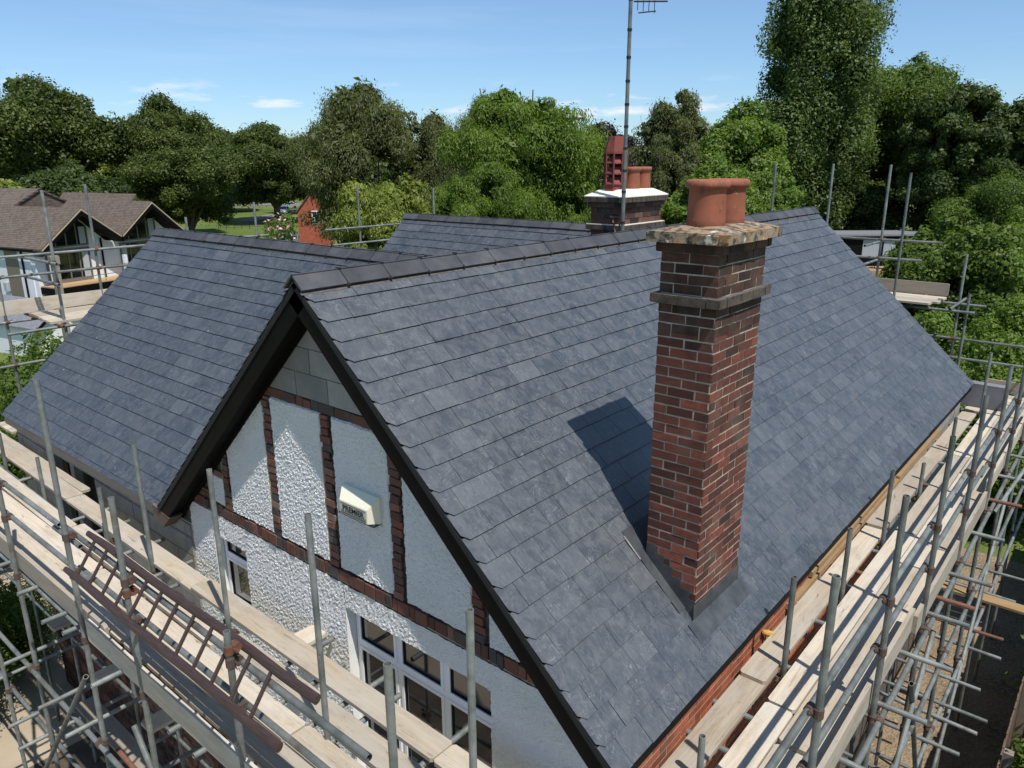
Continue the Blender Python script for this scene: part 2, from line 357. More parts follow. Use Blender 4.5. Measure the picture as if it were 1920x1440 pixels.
M_bark = simple('bark', (.075, .06, .045), (.14, .12, .095), 4, rough=.95, bs=.6, bd=.03, stretch=(3, 3, .6))
M_barkpale = simple('pale_bark', (.35, .33, .29), (.2, .18, .15), 4, rough=.9)

# ---------------------------------------------------------------- terrain
def gz(x, y):
    d = math.hypot(x + 6, y - 9); t = min(max((d - 19) / 22, 0), 1); return -1.5 * t * t * (3 - 2 * t)
def sheet(name, poly_or_grid, mat, dz, kind='structure'):
    xs, ys = poly_or_grid; mb = MB(); nx, ny = len(xs), len(ys)
    vs = [(x, y, gz(x, y) + dz) for y in ys for x in xs]
    fs = [(j * nx + i, j * nx + i + 1, (j + 1) * nx + i + 1, (j + 1) * nx + i) for j in range(ny - 1) for i in range(nx - 1)]
    mb.add(vs, fs); return mb.build(name, mat, loc=(0, 0, 0), smooth=True, kind=kind)
def spaced(a, b): 
    t = np.linspace(-1, 1, 61); return list(((a + b) / 2) + np.sign(t) * np.abs(t) ** 3 * (b - a) / 2)
sheet('ground', (spaced(-1500, 1500), spaced(-1500, 1500)), M_grass, -.01)
sheet('yard', (list(np.linspace(-24, 6, 16)), list(np.linspace(-14, 7, 12))), M_concrete, 0)
M_yard_shade = simple('painted_yard_shade', (.055, .042, .03), (.12, .09, .06), 2.5, rough=.95, bs=.8, bd=.03)  # dark ground colour that paints in the shade under the front scaffold
sheet('yard_shade_sheet', (list(np.linspace(-11.6, -1.9, 12)), list(np.linspace(-.4, 3.6, 5))), M_yard_shade, .006)  # dark sheet added over the concrete yard in place of scaffold shade
sheet('side_path', (list(np.linspace(-2.3, 3.2, 4)), list(np.linspace(2.6, 19, 9))), M_gravel, .004)

# ---------------------------------------------------------------- the house being re-roofed
TH = R(43.05); CT, ST = math.cos(TH), math.sin(TH); TT = math.tan(TH)
RX, RZ = -5.1, 7.86                     # main ridge
Y0, Y1, WY = 3.40, 14.96, 3.60
house = thing('house', 'brick and white roughcast house with new dark slate roofs, scaffolded all round', 'house', (-7, 8, 0))
def slates(name, o, along, down, L, SL, gauge=.2, first=.037, cutA=False, cutB=False, skip=None, lim=None):
    o, a, d = Vector(o), Vector(along), Vector(down); n = a.cross(d)
    if n.z < 0: n = -n
    mb = MB(); und = MB(); k = 0
    for q in range(12 if lim else 1):
        m_ = 12 if lim else 1; a0 = (SL - .01) * q / m_
        und.obox(o - n * .05 + d * a0, a, d, n, L if not lim else min(L, lim(a0 + SL / m_)), (SL - .01) / m_, .045)
    s = first + gauge
    while s - gauge < SL - .02:
        top, bot = max(s - gauge - .03, 0), min(s, SL); wob = random.uniform(-.0015, .0015)
        l = 0; first_w = .30 if k % 2 else .17; LR = L if lim is None else min(L, lim(bot))
        while l < LR - .001:
            wd = first_w if l == 0 else random.choice((.22, .25, .28, .30, .33, .38, .44))
            e = min(l + wd, LR)
            if LR - e < .10: e = LR
            b = bot + random.uniform(-.003, .003); h = .013 + wob + random.uniform(-.002, .003); g = .0018
            P = lambda x, y, z: o + a * x + d * y + n * z
            hl = random.uniform(-.001, .001)
            tn = min(max(random.gauss(.46, .2), 0), 1)
            if random.random() < .07: tn = min(1, tn + .35)
            mid = ((l + e) / 2, (top + bot) / 2)
            if not (skip and skip(*mid)):
                lo_, hi_ = l + g, e - g; c = .055
                if cutA and l == 0: pts = [(lo_, top), (lo_, b - c), (lo_ + c, b), (hi_, b), (hi_, top)]
                elif cutB and e == L: pts = [(lo_, top), (lo_, b), (hi_ - c, b), (hi_, b - c), (hi_, top)]
                else: pts = [(lo_, top), (lo_, b), (hi_, b), (hi_, top)]
                hh = lambda x, y: (.001 + (h + (hl if x > (l + e) / 2 else -hl)) * (y - top) / (bot - top))
                V = [P(x, y, hh(x, y) + .006) for x, y in pts] + [P(x, y, hh(x, y)) for x, y in pts]; m = len(pts)
                F = [tuple(range(m))] + [(i, i + m, (i + 1) % m + m, (i + 1) % m) for i in range(m)]
                if (V[1] - V[0]).cross(V[2] - V[1]).dot(n) < 0: F = [f[::-1] for f in F]
                ou, ov = random.uniform(0, 50), random.uniform(0, 50)
                mb.add(V, F, tn, [(x + ou, y + ov) for x, y in pts] * 2)
            l = e
        s += gauge; k += 1
    r = mb.build(name, M_slate, house); und.build('underlay', M_under, r)
    return r
def ridge(name, a, b, wing=.15):
    a, b = Vector(a), Vector(b); d = (b - a).normalized(); L = (b - a).length; side = Vector((0, 0, 1)).cross(d).normalized()
    mb = MB(); cl = MB(); mo = MB(); l = 0; k = 0
    while l < L - .02:
        e = min(l + .455, L); wb = random.uniform(-.004, .004); tn = random.random()
        for sg in (1, -1):
            for (l0, l1) in ((l + .004, e - .004),):
                dn = (side * sg * CT - Vector((0, 0, 1)) * ST); nn = (side * sg * ST + Vector((0, 0, 1)) * CT)
                o = a + d * l0 + Vector((0, 0, .030 + wb)) + nn * .008
                mb.obox(o, d, dn, nn, l1 - l0, wing, .016, tn, jit=.0012)
                cl.obox(a + d * (e - .012) + nn * .035 + dn * (wing - .035), d, dn, nn, .024, .03, .014)
            mo.obox(a + d * l + (side * sg * CT - Vector((0, 0, 1)) * ST) * (wing - .02) + (side * sg * ST + Vector((0, 0, 1)) * CT) * .012, d, dn, nn, e - l, .024, .005)
        mb.obox(a + d * (l + .004) + Vector((0, 0, .052 + wb)) - side * .017 , d, side, Vector((0, 0, 1)), e - l - .008, .034, .006, tn)
        cl.obox(a + d * (e - .015) + Vector((0, 0, .052)) - side * .02, d, side, Vector((0, 0, 1)), .03, .04, .014)
        l = e
    r = mb.build(name, M_ridge, house); cl.build('ridge_clips', M_under, r); mo.build('mortar_bed', M_mortard, r)
    return r
SLm = 3.094 / CT
slates('slate_roof', (RX, Y0, RZ), (0, 1, 0), (CT, 0, -ST), Y1 - Y0, SLm, cutA=True)
slates('slate_roof', (RX, Y0, RZ), (0, 1, 0), (-CT, 0, -ST), Y1 - Y0, SLm)
WX0, WRY, WRZ = -13.45, 6.30, 7.62
slates('slate_roof', (WX0, WRY, WRZ), (1, 0, 0), (0, -CT, -ST), -5.25 - WX0 - .15, 2.855 / CT, first=.04, lim=lambda s: RX - (RZ - WRZ + ST * s) / TT - WX0 + .06)
slates('slate_roof', (WX0, WRY, WRZ), (1, 0, 0), (0, CT, -ST), -5.4 - WX0, 2.75 / CT)
BX0, BRY, BRZ = -12.84, 11.60, 7.62
slates('slate_roof', (BX0, BRY, BRZ), (1, 0, 0), (0, -CT, -ST), -5.4 - BX0, 2.75 / CT, gauge=.2)
slates('slate_roof', (BX0, BRY, BRZ), (1, 0, 0), (0, CT, -ST), -5.4 - BX0, 2.85 / CT, gauge=.2)
ridge('ridge_tiles', (RX, Y0 - .02, RZ), (RX, Y1 + .02, RZ))
ridge('ridge_tiles', (WX0 - .02, WRY, WRZ), (-5.42, WRY, WRZ))
ridge('ridge_tiles', (BX0 - .02, BRY, BRZ), (-5.42, BRY, BRZ))
# roof carcass edges: bargeboards, soffits, fascia
def rake(y, out, x_c, z_c, half, sgn, depth=.30, nm='bargeboard', hgt=.145):
    mb = MB(); d = Vector((sgn * CT, 0, -ST)); nrm = Vector((sgn * ST, 0, CT)); L = half / CT
    mb.obox(Vector((x_c, y, z_c)) - nrm * .052, d, -nrm, Vector((0, out, 0)), L, hgt, .022); return mb
b1 = rake(Y0 + .035, -1, RX, RZ, 3.12, 1); b1.build('bargeboard', M_black, house)
b2 = rake(Y0 + .035, -1, RX, RZ, 3.12, -1); b2.build('bargeboard', M_black, house)
for sgn in (1, -1):
    d = Vector((sgn * CT, 0, -ST)); nrm = Vector((sgn * ST, 0, CT)); mb = MB()
    mb.obox(Vector((RX, Y0 + .037, RZ)) - nrm * .18 , d, nrm, Vector((0, 1, 0)), 3.1 / CT, .015, WY - Y0 + .02)
    mb.obox(Vector((RX, WY - .03, RZ)) - nrm * .225, d, nrm, Vector((0, 1, 0)), 3.05 / CT, .045, .026)
    mb.build('soffit', M_black, house)
for sgn in (1, -1): rake(Y1 - .035, 1, RX, RZ, 3.1, sgn).build('bargeboard', M_black, house)
mb = MB(); mb.box((-2.045, 3.45, 4.86), (-2.02, Y1 - .03, 4.93)); mb.build('fascia', M_black, house)
mb = MB(); mb.box((WX0 + .02, 3.462, 4.82), (-8.32, 3.485, 4.935)); mb.build('fascia', M_toe, house)
mb = MB()                                # kneeler box where wing eave meets the gable verge
mb.prism([(-8.33, 3.41, 4.98), (-8.33, 3.41, 4.80), (-8.13, 3.41, 4.74), (-7.93, 3.41, 4.92)], (0, .17, 0)); mb.build('kneeler', M_fence, house)
for yy, xo in ((WRY, WX0), (BRY, BX0)):
    for sg in (1, -1):
        mb = MB(); dn = Vector((0, sg * CT, -ST)); nn = Vector((0, sg * ST, CT))
        mb.obox(Vector((xo + .01, yy, WRZ)) - nn * .052, dn, -nn, Vector((1, 0, 0)), 2.8 / CT, .16, .022); mb.build('bargeboard', M_black, house)
# ---- brickwork helper: real bricks standing proud of a mortar core
def bricks(mb, o, u, n, W, H, course=.075, bl=.225, start=0, depth=.012, jit=.0016, header=.1125, tf=None, gap=.010, dv=.003):
    o, u, n = Vector(o), Vector(u), Vector(n); z = Vector((0, 0, 1)); r = 0; y = 0
    while y < H - .01:
        hh = min(course - gap, H - y); x = -((r + start) % 2) * header
        while x < W - .012:
            x0, x1 = max(x, 0), min(x + bl - gap, W)
            if x1 - x0 > .03:
                tn = min(max(random.gauss(.5, .24), 0), 1)
                if tf: tn = tf(tn, y)
                p = o + u * (x0 + random.uniform(0, .002)) + z * (y + random.uniform(-.001, .001)) - n * .01
                mb.obox(p, u, z, n, x1 - x0, hh, depth + .01 + random.uniform(-dv, dv), tn, jit)
            x += bl
        y += course; r += 1
# ---- walls
mb = MB()
for a_, b_, c_, d_ in ((-7.95, -7.31, 0, 5.0), (-7.31, -6.65, 0, 4.0), (-7.31, -6.65, 4.89, 5.0), (-6.65, -5.02, 0, 5.0), (-5.02, -3.24, 0, 2.73), (-5.02, -3.24, 4.91, 5.0), (-3.24, -2.14, 0, 5.0)): mb.box((a_, WY + .02, c_), (b_, WY + .25, d_))
mb.box((-2.34, WY + .25, 0), (-2.14, 14.7, 4.9)); mb.box((-7.95, 14.5, 0), (-2.34, 14.7, 4.9))
zt = RZ - .2; mb.prism([(-7.93, WY + .02, 5.0), (-2.3, WY + .02, 5.0), (RX + .06, WY + .02, zt), (RX - .06, WY + .02, zt)], (0, .2, 0))
mb.prism([(-7.93, 14.5, 4.9), (-2.3, 14.5, 4.9), (RX, 14.5, zt)], (0, .2, 0))
mb.build('wall_core', M_mortard, house)
zl = lambda x: RZ - .245 - TT * abs(x - RX)
# roughcast lower wall with openings
def grid_panel(name, poly_test, x0, x1, z0, z1, mat, y=WY, step=.016, amp=.008, zmax=None, edge=.012):
    import mathutils.noise as mn
    mb = MB(); nx = max(2, int((x1 - x0) / step)); vs = []; fs = []; uvs = []; nz = max(2, int((z1 - z0) / step))
    for j in range(nz + 1):
        for i in range(nx + 1):
            x = x0 + (x1 - x0) * i / nx
            zt_ = min(z1, zmax(x)) if zmax else z1
            zt_ += .012 * mn.noise((x * 9, 3.1, z1)) if not zmax or zt_ == z1 else -.02
            z = z0 + .010 * mn.noise((x * 8, 7.7, z0)) * (1 - j / nz) + (zt_ - z0) * j / nz
            xx = x + (.010 * mn.noise((z * 8, 1.7, x0)) if i in (0, nx) else 0)
            e = 0 if 0 < i < nx and 0 < j < nz else edge
            h = amp * (mn.noise((x * 42, z * 42, 0)) + .8 * mn.noise((x * 95, z * 95, 5)))
            vs.append((xx, y - .014 - h + e * 1.6, z))
    for j in range(nz):
        for i in range(nx): fs.append((j * (nx + 1) + i, j * (nx + 1) + i + 1, (j + 1) * (nx + 1) + i + 1, (j + 1) * (nx + 1) + i))
    mb.add(vs, fs); return mb.build(name, mat, house)
# between-strip panels (upper) and the lower wall around the openings
for a, b in ((-6.82, -6.06), (-5.94, -5.175), (-5.03, -4.31)):
    grid_panel('roughcast_panel', None, a, b, 5.285, 6.71, M_render, zmax=lambda x: zl(x) - .02)
grid_panel('roughcast_panel', None, -4.17, -3.43, 5.285, 6.71, M_render, zmax=lambda x: zl(x) - .02)
grid_panel('roughcast_panel', None, -3.27, -2.75, 5.285, 6.71, M_render, zmax=lambda x: max(zl(x) - .02, 5.3))
grid_panel('roughcast_panel', None, -7.28, -6.95, 5.285, 5.62, M_render, zmax=lambda x: zl(x) - .04)
LW = [(-7.78, -7.30, 0, 5.14), (-7.30, -6.66, 4.88, 5.14), (-7.30, -6.66, 0, 4.02), (-6.66, -5.01, 0, 5.14), (-5.01, -3.25, 4.90, 5.14), (-5.01, -3.25, 0, 2.75), (-3.25, -2.15, 0, 5.14)]
for a, b, c, d in LW: grid_panel('roughcast_wall', None, a, b, c, d, M_render, step=.022, edge=0, zmax=(lambda x: min(5.14, zl(x) + .02)) if b > -2.2 else None)
# window reveals
for a, b, c, d in ((-7.30, -6.66, 4.02, 4.88), (-5.01, -3.25, 2.75, 4.90)):
    mb = MB(); mb.box((a - .02, WY - .012, c), (a, WY + .14, d)); mb.box((b, WY - .012, c), (b + .02, WY + .14, d)); mb.box((a, WY - .012, d), (b, WY + .14, d + .02)); mb.box((a, WY - .04, c - .03), (b, WY + .14, c)); mb.build('window_reveal', M_smooth, house)
def window(x0, x1, z0, z1, bays, trans, y=WY + .09, fr=.042, casement=True):
    f = MB(); f.box((x0, y, z0), (x0 + fr, y + .07, z1)); f.box((x1 - fr, y, z0), (x1, y + .07, z1)); f.box((x0 + fr, y, z1 - fr), (x1 - fr, y + .07, z1)); f.box((x0 + fr, y, z0), (x1 - fr, y + .07, z0 + fr))
    W = (x1 - x0) / bays
    for i in range(1, bays): f.box((x0 + W * i - .024, y - .002, z0 + fr), (x0 + W * i + .024, y + .068, z1 - fr))
    f.box((x0 + fr, y - .004, trans - .024), (x1 - fr, y + .066, trans + .024))
    win = f.build('window', M_upvc, house)
    for i in range(bays):
        for (a, b) in ((z0 + fr, trans - .024), (trans + .024, z1 - fr)):
            xa, xb = x0 + W * i + (.024 if i else fr), x0 + W * (i + 1) - (.024 if i < bays - 1 else fr)
            s = MB(); t_ = .03; yy = y - .012
            s.box((xa, yy, a), (xa + t_, y + .05, b)); s.box((xb - t_, yy, a), (xb, y + .05, b)); s.box((xa + t_, yy, a), (xb - t_, y + .05, a + t_)); s.box((xa + t_, yy, b - t_), (xb - t_, y + .05, b))
            s.build('sash', M_upvc, win)
            g = MB(); g.box((xa + t_, y + .012, a + t_), (xb - t_, y + .02, b - t_)); g.build('pane', M_glass, win)
            k = MB()
            for q in ((xa + t_, yy - .001, a + t_, xa + t_ + .006, b - t_), (xb - t_ - .006, yy - .001, a + t_, xb - t_, b - t_)): k.box((q[0], y - .002, q[2]), (q[3], y + .012, q[4]))
            k.box((xa + t_ + .006, y - .002, a + t_), (xb - t_ - .006, y + .012, a + t_ + .006)); k.box((xa + t_ + .006, y - .002, b - t_ - .006), (xb - t_ - .006, y + .012, b - t_))
            k.build('gasket', M_ink, win)
    return win
window(-5.0, -3.26, 2.76, 4.89, 3, 4.5)
window(-7.29, -6.67, 4.03, 4.87, 1, 4.60)
# brick strips left where the timber framing was removed, and the soldier/stretcher bands
mb = MB()
for a in (-6.945, -6.055, -5.17, -4.305, -3.425):
    zt_ = min(6.71, zl(a + .05) - .03); z = 5.285; k = 0
    while z < zt_:
        h = min(.068, zt_ - z); wd = .115
        mb.obox((a + random.uniform(-.012, .006), WY + .005, z), (1, 0, 0), (0, 0, 1), (0, -1, 0), wd + random.uniform(-.02, .02), h - .006, .02 + random.uniform(-.006, .005), min(max(random.gauss(.42, .3), 0), 1), .004)
        z += .073
for z, x0, x1, hh in ((6.725, -6.25, -3.98, .085), (5.16, -7.62, -2.45, .11)):
    x = x0
    while x < x1:
        L = random.choice((.215, .215, .11) if z > 6 else (.075, .075, .14)); L = min(L, x1 - x)
        mb.obox((x, WY + .005, z + random.uniform(-.004, .004)), (1, 0, 0), (0, 0, 1), (0, -1, 0), L - .01, hh + random.uniform(-.008, .004), .022 + random.uniform(-.006, .008), min(max(random.gauss(.4, .3), 0), 1), .004)
        x += L
bricks(mb, (-7.6, WY + .005, 5.28), (1, 0, 0), (0, -1, 0), .62, .10); bricks(mb, (-7.3, WY + .005, 5.38), (1, 0, 0), (0, -1, 0), .34, .30)
mb.build('exposed_brick_strips', M_brickg, house)
mb = MB(); mb.box((-7.62, WY - .006, 5.145), (-2.3, WY + .01, 5.158)); 
for a in (-6.06, -5.175, -6.95): mb.box((a - .012, WY - .012, 5.285), (a - .001, WY + .01, 6.4 if a > -6.5 else 5.8))
mb.build('mortar_edge', M_bmortar, house)
mb = MB()                                # blockwork in the head of the gable
for r in range(5):
    z = 6.815 + r * .225; x = -6.9 - (r % 2) * .225 + .08
    while x < -3.4:
        hw = (zl(RX) - z - .225) / TT; a, b = max(x, RX - (zl(RX) - z) / TT), min(x + .44, RX + (zl(RX) - z) / TT)
        if b - a > .03:
            zc = lambda q: min(z + .215, zl(q)); P = [(a, z), (b, z)]
            xs = (zl(RX) - z - .215) / TT
            for q in [b] + sorted([t for t in ({RX - xs, RX + xs} if xs > 0 else {RX}) if a < t < b], reverse=True) + [a]: P.append((q, max(zc(q), z + .002)))
            mb.prism([(p[0], WY + .012, p[1]) for p in P], (0, -.028, 0), random.random())
        x += .45
mb.build('concrete_blocks', M_block, house)
mb = MB(); mb.prism([(-5.95, WY + .018, 6.81), (-4.25, WY + .018, 6.81), (RX, WY + .018, zl(RX))], (0, -.022, 0)); mb.build('block_mortar', M_bmortar, house)
# wing walls (bare blockwork with an unglazed opening)
mb = MB(); Yw = 3.56; lb = MB(); lb.box((-13.31, Yw + .015, 0), (-7.81, Yw + .03, 3.25)); lb.build('lower_mortar', M_mortard, house); lb = MB(); bricks(lb, (-13.31, Yw + .015, 0), (1, 0, 0), (0, -1, 0), 5.5, 3.25, jit=.002); lb.build('lower_brickwork', M_brickd, house)  # red-brown brick, coloured darker to paint in the shade below the platform
mb.box((-13.33, Yw + .02, 0), (-12.02, Yw + .22, 4.84)); mb.box((-10.42, Yw + .02, 0), (-7.79, Yw + .22, 4.84)); mb.box((-12.02, Yw + .02, 4.66), (-10.42, Yw + .22, 4.84)); mb.box((-12.02, Yw + .02, 0), (-10.42, Yw + .22, 3.3))
mb.box((-13.33, Yw + .22, 0), (-13.13, 9.0, 4.9)); mb.prism([(-13.33, 3.7, 4.9), (-13.33, 9.0, 4.9), (-13.33, WRY, WRZ - .15)], (.2, 0, 0))
mb.box((-12.7, 9.0, 0), (-12.5, 14.3, 4.9)); mb.prism([(-12.7, 9.0, 4.9), (-12.7, 14.3, 4.9), (-12.7, BRY, BRZ - .15)], (.2, 0, 0)); mb.box((-12.5, 14.1, 0), (-7.95, 14.3, 4.9))
mb.build('wing_wall_core', M_bmortar, house)
mb = MB()
for (x0, x1, z0, z1) in ((-13.33, -12.02, 3.3, 4.66), (-10.42, -7.80, 3.3, 4.66), (-13.33, -7.8, 4.67, 4.82)):
    bricks(mb, (x0, Yw + .02, z0), (1, 0, 0), (0, -1, 0), x1 - x0, z1 - z0, course=.225, bl=.45, header=.225, depth=.012, jit=.001)
mb.build('wing_blocks', M_block, house)
mb = MB(); mb.box((-12.02, Yw + .22, 3.3), (-10.42, Yw + .24, 4.66)); mb.build('dark_opening', M_dark, house)
mb = MB(); mb.box((-11.36, Yw + .04, 3.3), (-11.22, Yw + .14, 4.66)); mb.box((-12.02, Yw + .04, 3.3), (-11.94, Yw + .14, 4.66)); mb.build('opening_post', M_ply, house)
# right-hand eaves wall: orange brick then block
mb = MB(); bricks(mb, (-2.14, 3.6, 3.3), (0, 1, 0), (1, 0, 0), 6.8, 1.55, depth=.03, dv=.001, gap=.012); mb.build('eaves_brickwork', M_brickn, house)
mb = MB(); mb.box((-2.14, 3.6, 3.3), (-2.1135, 10.4, 4.85)); mb.build('eaves_mortar', M_mortaro, house)
mb = MB(); bricks(mb, (-2.14, 10.4, 3.35), (0, 1, 0), (1, 0, 0), 4.3, 1.5, course=.225, bl=.45, header=.225, depth=.03, jit=.001); mb.build('eaves_blockwork', M_block, house)
mb = MB(); mb.box((-2.11, 6.6, 4.58), (-2.055, 10.5, 4.64), jit=.004); mb.box((-2.105, 7.2, 4.66), (-2.07, 10.3, 4.72), jit=.004); mb.box((-2.11, 10.5, 4.6), (-2.06, 13.0, 4.68), jit=.003)
mb.build('wall_plate', M_pine, house)
for (x, y, z, r) in ((-2.07, 6.05, 4.62, .033), (-2.06, 6.11, 4.59, .024), (-2.08, 6.0, 4.65, .026), (-2.07, 6.75, 4.6, .022)):
    mb = MB(); mb.lathe((x, y, z), [(0, -r), (r * .7, -r * .7), (r, 0), (r * .8, r * .6), (0, r)], 9); mb.build('foam_blob', M_foam, house)
# ---------------- front chimney stack
cx0, cx1, cy0, cy1 = -2.73, -2.28, 4.93, 5.72
core = MB(); core.box((cx0 + .001, cy0 + .001, 4.9), (cx1 - .001, cy1 - .001, 8.14)); ch = core.build('chimney', M_mortar, house)
z0 = 4.93; H1 = 7.755 - z0
def four(mb, x0, x1, y0, y1, z, H, start, **k):
    bricks(mb, (x0, y0, z), (1, 0, 0), (0, -1, 0), x1 - x0, H, start=start, depth=.003, dv=.0015, **k); bricks(mb, (x1, y0, z), (0, 1, 0), (1, 0, 0), y1 - y0, H, start=start + 1, depth=.003, dv=.0015, **k)
    bricks(mb, (x1, y1, z), (-1, 0, 0), (0, 1, 0), x1 - x0, H, start=start, depth=.003, dv=.0015, **k); bricks(mb, (x0, y1, z), (0, -1, 0), (-1, 0, 0), y1 - y0, H, start=start + 1, depth=.003, dv=.0015, **k)
mb = MB(); four(mb, cx0, cx1, cy0, cy1, z0 - .05, H1 + .05 - .22, 0, jit=.0022, gap=.012); mb.build('brickwork', M_brick, ch)
mb = MB(); four(mb, cx0, cx1, cy0, cy1, 7.535, .22, 1, jit=.003); four(mb, cx0, cx1, cy0, cy1, 7.83, .3, 1, jit=.003); 
four(mb, cx0 - .03, cx1 + .03, cy0 - .03, cy1 + .03, 8.13, .066, 0, jit=.003); mb.build('sooty_brickwork', M_brickd, ch)
mb = MB(); mb.box((cx0 - .025, cy0 - .025, 8.125), (cx1 + .025, cy1 + .025, 8.195)); mb.box((cx0 - .045, cy0 - .045, 7.76), (cx1 + .045, cy1 + .045, 7.822)); mb.build('projecting_band', M_mortard, ch)
mb = MB(); four(mb, cx0 - .05, cx1 + .05, cy0 - .05, cy1 + .05, 7.757, .066, 0, jit=.003); mb.build('band_bricks', M_band, ch)
mb = MB()
four(mb, cx0 - .085, cx1 + .085, cy0 - .085, cy1 + .085, 8.2, .072, 1, jit=.004)
a, b, c, d = cx0 - .08, cx1 + .08, cy0 - .08, cy1 + .08
mb.add([(a, c, 8.197), (b, c, 8.197), (b, d, 8.197), (a, d, 8.197), (a, c, 8.272), (b, c, 8.272), (b, d, 8.272), (a, d, 8.272), (a + .17, c + .17, 8.31), (b - .17, c + .17, 8.31), (b - .17, d - .17, 8.31), (a + .17, d - .17, 8.31)],
       [(3, 2, 1, 0), (0, 1, 5, 4), (1, 2, 6, 5), (2, 3, 7, 6), (3, 0, 4, 7), (4, 5, 9, 8), (5, 6, 10, 9), (6, 7, 11, 10), (7, 4, 8, 11), (8, 9, 10, 11)])
mb.build('lichened_cap', M_cap, ch)
POT = [(.128, -.02), (.142, .0), (.140, .06), (.134, .26), (.137, .272), (.156, .278), (.160, .30), (.156, .325), (.140, .335), (.122, .33), (.116, .31), (.110, 0), (0, 0)]
for yy in (5.13, 5.46):
    mb = MB(); mb.lathe((-2.5, yy, 8.29), [(r * .97, z) for r, z in POT], 32); mb.build('chimney_pot', M_terra, ch, smooth=True)
# lead: stepped side flashing, apron, back gutter
mb = MB(); sl = lambda x: RZ - TT * (x - RX)
pts = [(cx1 + .004, sl(cx1) - .01), (cx0, sl(cx0) - .01)]
x = cx0; z = sl(cx0) + .14; steps = [(x, z)]
while x < cx1 - .01:
    nx = min(x + .075 / TT * 1.0, cx1 + .004); steps.append((nx, z)); z -= .075; steps.append((nx, max(z, sl(nx) + .05))); x = nx
for yy, e in ((cy0 - .007, .006), (cy1 + .001, .006)): mb = MB(); mb.prism([(p[0], yy, p[1]) for p in pts + steps[:-1]], (0, e, 0)); mb.build('stepped_flashing', M_lead, ch)
mb = MB(); mb.box((cx1 + .002, cy0 - .02, sl(cx1) - .02), (cx1 + .009, cy1 + .02, sl(cx1) + .15))
dn = Vector((CT, 0, -ST)); nn = Vector((ST, 0, CT))
mb.obox(Vector((cx1 - .01, cy0 - .10, sl(cx1 - .01))) + nn * .019, (0, 1, 0), dn, nn, cy1 - cy0 + .16, .17, .004)
mb.obox(Vector((cx0 - .12, cy0 - .10, sl(cx0 - .12))) + nn * .020, (0, 1, 0), dn, nn, .10, .66, .003)
mb.obox(Vector((cx0 - .12, cy1, sl(cx0 - .12))) + nn * .020, (0, 1, 0), dn, nn, .10, .66, .003)
mb.obox(Vector((cx0 - .2, cy0 - .10, sl(cx0 - .2))) + nn * .022, (0, 1, 0), dn, nn, cy1 - cy0 + .2, .2, .003)
mb.build('lead_apron', M_lead, ch)
mb = MB(); mb.obox(Vector((cx0 - .17, cy0 - .12, sl(cx0 - .17))) + nn * .026, (0, 1, 0), dn, nn, .014, .22, .004); mb.build('lead_roll', M_leadlight, ch)
# ---------------- rear chimney stack
rx0, rx1, ry0, ry1 = -6.13, -5.63, 9.0, 10.06
core = MB(); core.box((rx0 + .003, ry0 + .003, 6.2), (rx1 - .003, ry1 - .003, 8.12)); ch2 = core.build('chimney', M_mortard, house)
mb = MB(); four(mb, rx0, rx1, ry0, ry1, 6.2, 1.545, 0, jit=.003); four(mb, rx0, rx1, ry0, ry1, 7.83, .22, 1, jit=.003)
four(mb, rx0 - .035, rx1 + .035, ry0 - .035, ry1 + .035, 8.055, .07, 0, jit=.003); mb.build('brickwork', M_brickr, ch2)
mb = MB(); mb.box((rx0 - .03, ry0 - .03, 8.05), (rx1 + .03, ry1 + .03, 8.12)); mb.box((rx0 - .045, ry0 - .045, 7.75), (rx1 + .045, ry1 + .045, 7.82)); mb.build('projecting_band', M_mortard, ch2)
mb = MB(); four(mb, rx0 - .05, rx1 + .05, ry0 - .05, ry1 + .05, 7.752, .064, 1, jit=.003)
four(mb, rx0 - .075, rx1 + .075, ry0 - .075, ry1 + .075, 8.125, .072, 1, jit=.003); mb.box((rx0 - .07, ry0 - .07, 8.122), (rx1 + .07, ry1 + .07, 8.19)); mb.build('cap_course', M_band, ch2)
mb = MB(); a, b, c, d = rx0 - .075, rx1 + .075, ry0 - .075, ry1 + .075
mb.add([(a, c, 8.193), (b, c, 8.193), (b, d, 8.193), (a, d, 8.193), (a, c, 8.205), (b, c, 8.205), (b, d, 8.205), (a, d, 8.205), (a + .14, c + .2, 8.29), (b - .14, c + .2, 8.29), (b - .14, d - .2, 8.29), (a + .14, d - .2, 8.29)],
       [(3, 2, 1, 0), (0, 1, 5, 4), (1, 2, 6, 5), (2, 3, 7, 6), (3, 0, 4, 7), (4, 5, 9, 8), (5, 6, 10, 9), (6, 7, 11, 10), (7, 4, 8, 11), (8, 9, 10, 11)])
mb.box((rx0 - .048, ry0 - .048, 7.818), (rx1 + .048, ry1 + .048, 7.829)); mb.build('cement_flaunching', M_flaunch, ch2)
for yy, s_ in ((9.58, .8), (9.86, .85)):
    mb = MB(); mb.lathe((-5.84, yy, 8.27), [(r * s_, z * .95) for r, z in POT], 28); mb.build('chimney_pot', M_terra, ch2, smooth=True)
